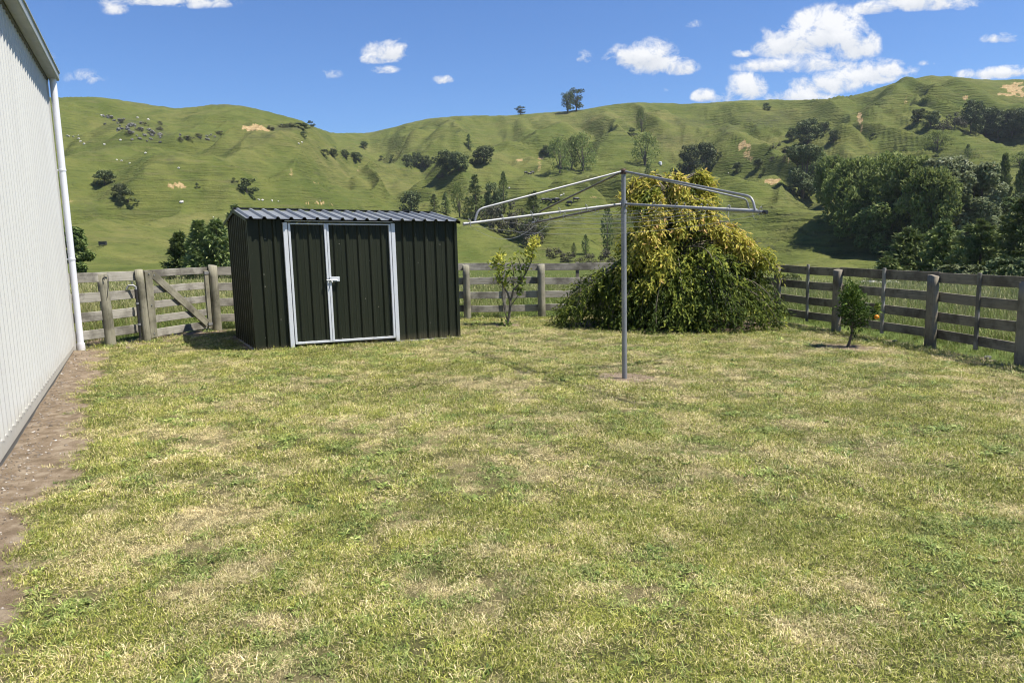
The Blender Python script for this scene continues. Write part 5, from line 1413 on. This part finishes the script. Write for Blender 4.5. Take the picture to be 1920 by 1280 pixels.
# rough grass outside the fence
PT = []
for i in range(5): PT.append((*tuft(46, .17, .18, .46, .004, .008, .05, .75, 5), M['tall']))
for i in range(3): PT.append((*tuft(46, .17, .14, .34, .004, .009, .1, .95), M['tall']))
X, Y = [], []
for y0, y1, dn in ((8.5, 17, 34), (17, 25, 24), (25, 30, 10)):
    a, b2 = spread(y0, y1, dn, .86); X.append(a); Y.append(b2)
X = np.concatenate(X); Y = np.concatenate(Y)
d_f = np.full(len(X), 99.)
for a, c in [(LEFT[0], LEFT[1]), (LEFT[1], GPOST), (GPOST, BK[1]), (BK[1], BK[2]), (BK[2], corner), (corner, RP[0]), (RP[0], RP[1]), (RP[1], REND)]: d_f = np.minimum(d_f, seg_dist(X, Y, a, c)[0])
ok = ~in_poly(X, Y, YARD) & (d_f > .14) & (((X - W2.x) * wn.x + (Y - W2.y) * wn.y > .1) | ((X - W2.x) * wd.x + (Y - W2.y) * wd.y > .15))
ok &= rng.random(len(X)) < np.clip(.35 + fbm(X * .5, Y * .5, 171, 3) * 1.1, 0, 1)
X, Y, d_f = X[ok], Y[ok], d_f[ok]; n = len(X)
Zp = np.where(Y < 21.5, SL * X + micro(X, Y), terr(X, np.maximum(Y, 21)))
st = np.clip(.05 + .4 * (fbm(X * .35, Y * .35, 177, 3) - .4) + .18 * (X < 0), 0, .8)
kind = rng.integers(0, 8, n); kind = np.where(d_f < .5, rng.integers(5, 8, n), kind)
rot = np.stack([rng.normal(size=n) * .12, rng.normal(size=n) * .12, rng.random(n) * 6.283], -1)
scl = rng.uniform(.62, 1.1, n) * np.clip(.40 + d_f * .35, .4, .95) * np.clip(1.1 - (Y - 15) * .03, .5, 1)
scatter('paddock_grass', PT, np.stack([X, Y, Zp], -1), rot, scl, kind, dict(straw=st, val=np.clip(.5 + rng.normal(size=n) * .2, 0, 1)), 'long seeding paddock grass growing outside the timber fence')

# gravel along the barn wall
mt, nt, b = material('gravel_stones'); oi = nt.attr('tint')
finish(nt, b, nt.ramp(oi, [(0, (.09, .072, .055)), (.6, (.20, .17, .14)), (.9, (.36, .33, .29)), (1, (.55, .53, .49))]), .9, 0, None, .2)
n = 1700; al = -rng.random(n) ** .8 * 9.6; dw = np.abs(rng.normal(size=n)) * .15 + .02; Xg = W2.x + wd.x * al + wn.x * dw; Yg = W2.y + wd.y * al + wn.y * dw; sz = np.exp(rng.normal(size=n) * .45) * .0055
sz = np.minimum(sz, .02); ov = np.array([(1, 0, 0), (-1, 0, 0), (0, 1, 0), (0, -1, 0), (0, 0, .8), (0, 0, -.8)], float); of_ = np.array([(0, 2, 4), (2, 1, 4), (1, 3, 4), (3, 0, 4), (2, 0, 5), (1, 2, 5), (3, 1, 5), (0, 3, 5)])
Vg = ov[None] * (sz[:, None, None] * rng.uniform(.6, 1.4, (n, 6, 1))) + np.stack([Xg, Yg, SL * Xg + micro(Xg, Yg) - .010], -1)[:, None, :]
o = link('gravel', mesh_np('gravel', Vg.reshape(-1, 3), (np.arange(n)[:, None, None] * 6 + of_[None]).reshape(-1, 3), mt, False, dict(tint=np.repeat(rng.random(n), 6))))
tag(o, 'loose gravel in the bare soil along the barn wall', 'gravel', None, 'stuff')

# ------------------------------------------------------------------ sky, clouds, sun
SUN = Vector((1.09, -.27, 2.12)).normalized()
el = math.asin(SUN.z); az = math.atan2(SUN.x, SUN.y)
wld = bpy.data.worlds.new('World'); SC.world = wld; wld.use_nodes = True; nt = NT(wld.node_tree)
bg = nt.n['Background']; sky = nt.node('ShaderNodeTexSky', sky_type='NISHITA', sun_disc=False)
sky.sun_elevation = el; sky.sun_rotation = az; sky.air_density = 1.0; sky.dust_density = .3; sky.ozone_density = 1.0; sky.altitude = 200
tc = nt.node('ShaderNodeTexCoord').outputs['Generated']; sp_ = nt.node('ShaderNodeSeparateXYZ'); nt.put(sp_.inputs[0], tc)
yy = nt.math('MAXIMUM', sp_.outputs[1], .02); cu = nt.math('DIVIDE', sp_.outputs[0], yy); cv = nt.math('DIVIDE', sp_.outputs[2], yy)
cvec = nt.node('ShaderNodeCombineXYZ'); nt.put(cvec.inputs[0], cu); nt.put(cvec.inputs[1], nt.math('MULTIPLY', cv, 1.25)); cvec = cvec.outputs[0]
nz = nt.noise(cvec, 30, 9, .68, .35); nzb = nt.noise(cvec, 9, 3, .5)
CL = [(728, 100, 42, 22, 1.0), (700, 114, 26, 10, .8), (716, 133, 30, 8, .45), (829, 151, 19, 9, .75), (620, 141, 20, 10, .32), (1190, 108, 46, 24, 1.0), (1222, 116, 46, 34, 1.0), (1275, 128, 32, 18, .8), (1095, 110, 16, 12, .55), (1150, 110, 22, 9, .4), (1390, 103, 20, 8, .5), (1298, 46, 16, 9, .3),
      (1550, 66, 70, 44, 1.1), (1480, 88, 64, 34, 1.0), (1600, 92, 46, 36, 1.0), (1440, 126, 60, 14, .85), (1530, 122, 80, 22, .8), (1400, 168, 36, 28, 1.0), (1322, 182, 24, 14, .9), (1360, 186, 40, 12, .8), (1640, 140, 70, 24, .95), (1560, 160, 70, 24, .95), (1500, 182, 60, 14, .9),
      (1720, 6, 90, 20, 1.0), (1640, 18, 36, 14, .9), (1800, 12, 40, 12, .6), (1876, 74, 34, 10, .8), (1860, 140, 60, 12, .9), (1905, 136, 50, 12, .9), (160, 148, 34, 14, .4), (100, 104, 12, 8, .25), (215, 16, 26, 16, .55), (300, 2, 110, 12, .75), (380, 8, 60, 12, .5), (1250, 170, 10, 5, .2), (1740, 120, 16, 6, .35)]
tot = None; low = None
for px, py, rx, ry, k in CL:
    u, v = uv_of(px, py); ax, ay = rx / F * 1.25, ry / F * 1.35
    dx = nt.math('MULTIPLY', nt.math('SUBTRACT', cu, u), 1 / ax); dy = nt.math('MULTIPLY', nt.math('SUBTRACT', cv, v), 1 / ay)
    dy = nt.math('MULTIPLY', dy, nt.math('MULTIPLY_ADD', nt.math('LESS_THAN', dy, 0.), .7, 1.))
    d2 = nt.math('MULTIPLY_ADD', dx, dx, nt.math('MULTIPLY', dy, dy)); g = nt.math('MULTIPLY', nt.math('SUBTRACT', 1., d2, clamp=True), k)
    tot = g if tot is None else nt.math('MAXIMUM', tot, g)
    sh_ = nt.math('MULTIPLY', g, dy); low = sh_ if low is None else nt.math('ADD', low, sh_)
den = nt.math('ADD', nt.math('MULTIPLY', tot, .85), nt.math('MULTIPLY', nt.math('SUBTRACT', nz, .5), 2.9))
mask = nt.math('MULTIPLY', nt.math('SMOOTHSTEP' if False else 'MULTIPLY', nt.mapr(den, .10, .72), 1.0), nt.mapr(tot, .0, .30), clamp=True)
front_ = nt.math('GREATER_THAN', sp_.outputs[1], .03); mask = nt.math('MULTIPLY', mask, front_)
lit = nt.mapr(nt.math('ADD', nt.math('MULTIPLY', low, .8), nt.math('MULTIPLY', nt.math('SUBTRACT', nz, .5), 1.4)), -.55, .35)
ccol = nt.mix(lit, (7.0, 7.4, 8.0), (10.4, 10.4, 10.4))
hsv = nt.node('ShaderNodeHueSaturation'); nt.put(hsv.inputs['Color'], nt.mix(1., sky.outputs[0], (.74, 1.03, 1.50), 'MULTIPLY')); SKYHSV = hsv
hsv.inputs['Saturation'].default_value = 1.0; hsv.inputs['Value'].default_value = 1.0
nt.put(bg.inputs[0], nt.mix(nt.math('MULTIPLY', mask, .93), hsv.outputs[0], ccol)); bg.inputs[1].default_value = .057
# air: a closed box of faint haze round the yard and the hills
xs0, xs1, ys0, ys1, zz0, zz1 = -1400, 1400, -60, 1300, float(Z.min()) - 1.0, float(Z.max()) + 14
mt = bpy.data.materials.new('haze'); mt.use_nodes = True; nh = NT(mt.node_tree); nh.n.remove(nh.n['Principled BSDF'])
pv = nh.node('ShaderNodeVolumePrincipled'); pv.inputs['Color'].default_value = (.80, .88, 1, 1); pv.inputs['Density'].default_value = HAZE; pv.inputs['Anisotropy'].default_value = .2
nh.l.new(pv.outputs[0], nh.n['Material Output'].inputs['Volume'])
hb = MB(); hb.box(((xs0 + xs1) / 2, (ys0 + ys1) / 2, (zz0 + zz1) / 2), (xs1 - xs0, ys1 - ys0, zz1 - zz0)); o = hb.build('haze', mt); tag(o, 'thin pale haze in the air over the valley', 'haze', None, 'stuff')
SC.cycles.volume_bounces = 0
sd_ = bpy.data.lights.new('sun', 'SUN'); so = bpy.data.objects.new('sun', sd_); COL.objects.link(so)
sd_.energy = 5.0; sd_.angle = R(.53); sd_.color = (1, .94, .84); so.rotation_euler = (-SUN).to_track_quat('-Z', 'Y').to_euler(); so.location = (20, -10, 40)

vs_ = SC.view_settings; vs_.view_transform = 'Standard'; vs_.look = 'None'; vs_.exposure = 0.80; vs_.gamma = 1; vs_.use_curve_mapping = False
SC.render.engine = 'CYCLES'
SC.cycles.max_bounces = 6; SC.cycles.diffuse_bounces = 3; SC.cycles.transmission_bounces = 3; SC.cycles.caustics_reflective = False; SC.cycles.caustics_refractive = False
SC.cycles.sample_clamp_indirect = 4; SC.cycles.use_adaptive_sampling = True; SC.cycles.adaptive_threshold = .025
SC.cycles.pixel_filter_type = 'BLACKMAN_HARRIS'; SC.cycles.filter_width = 1.1
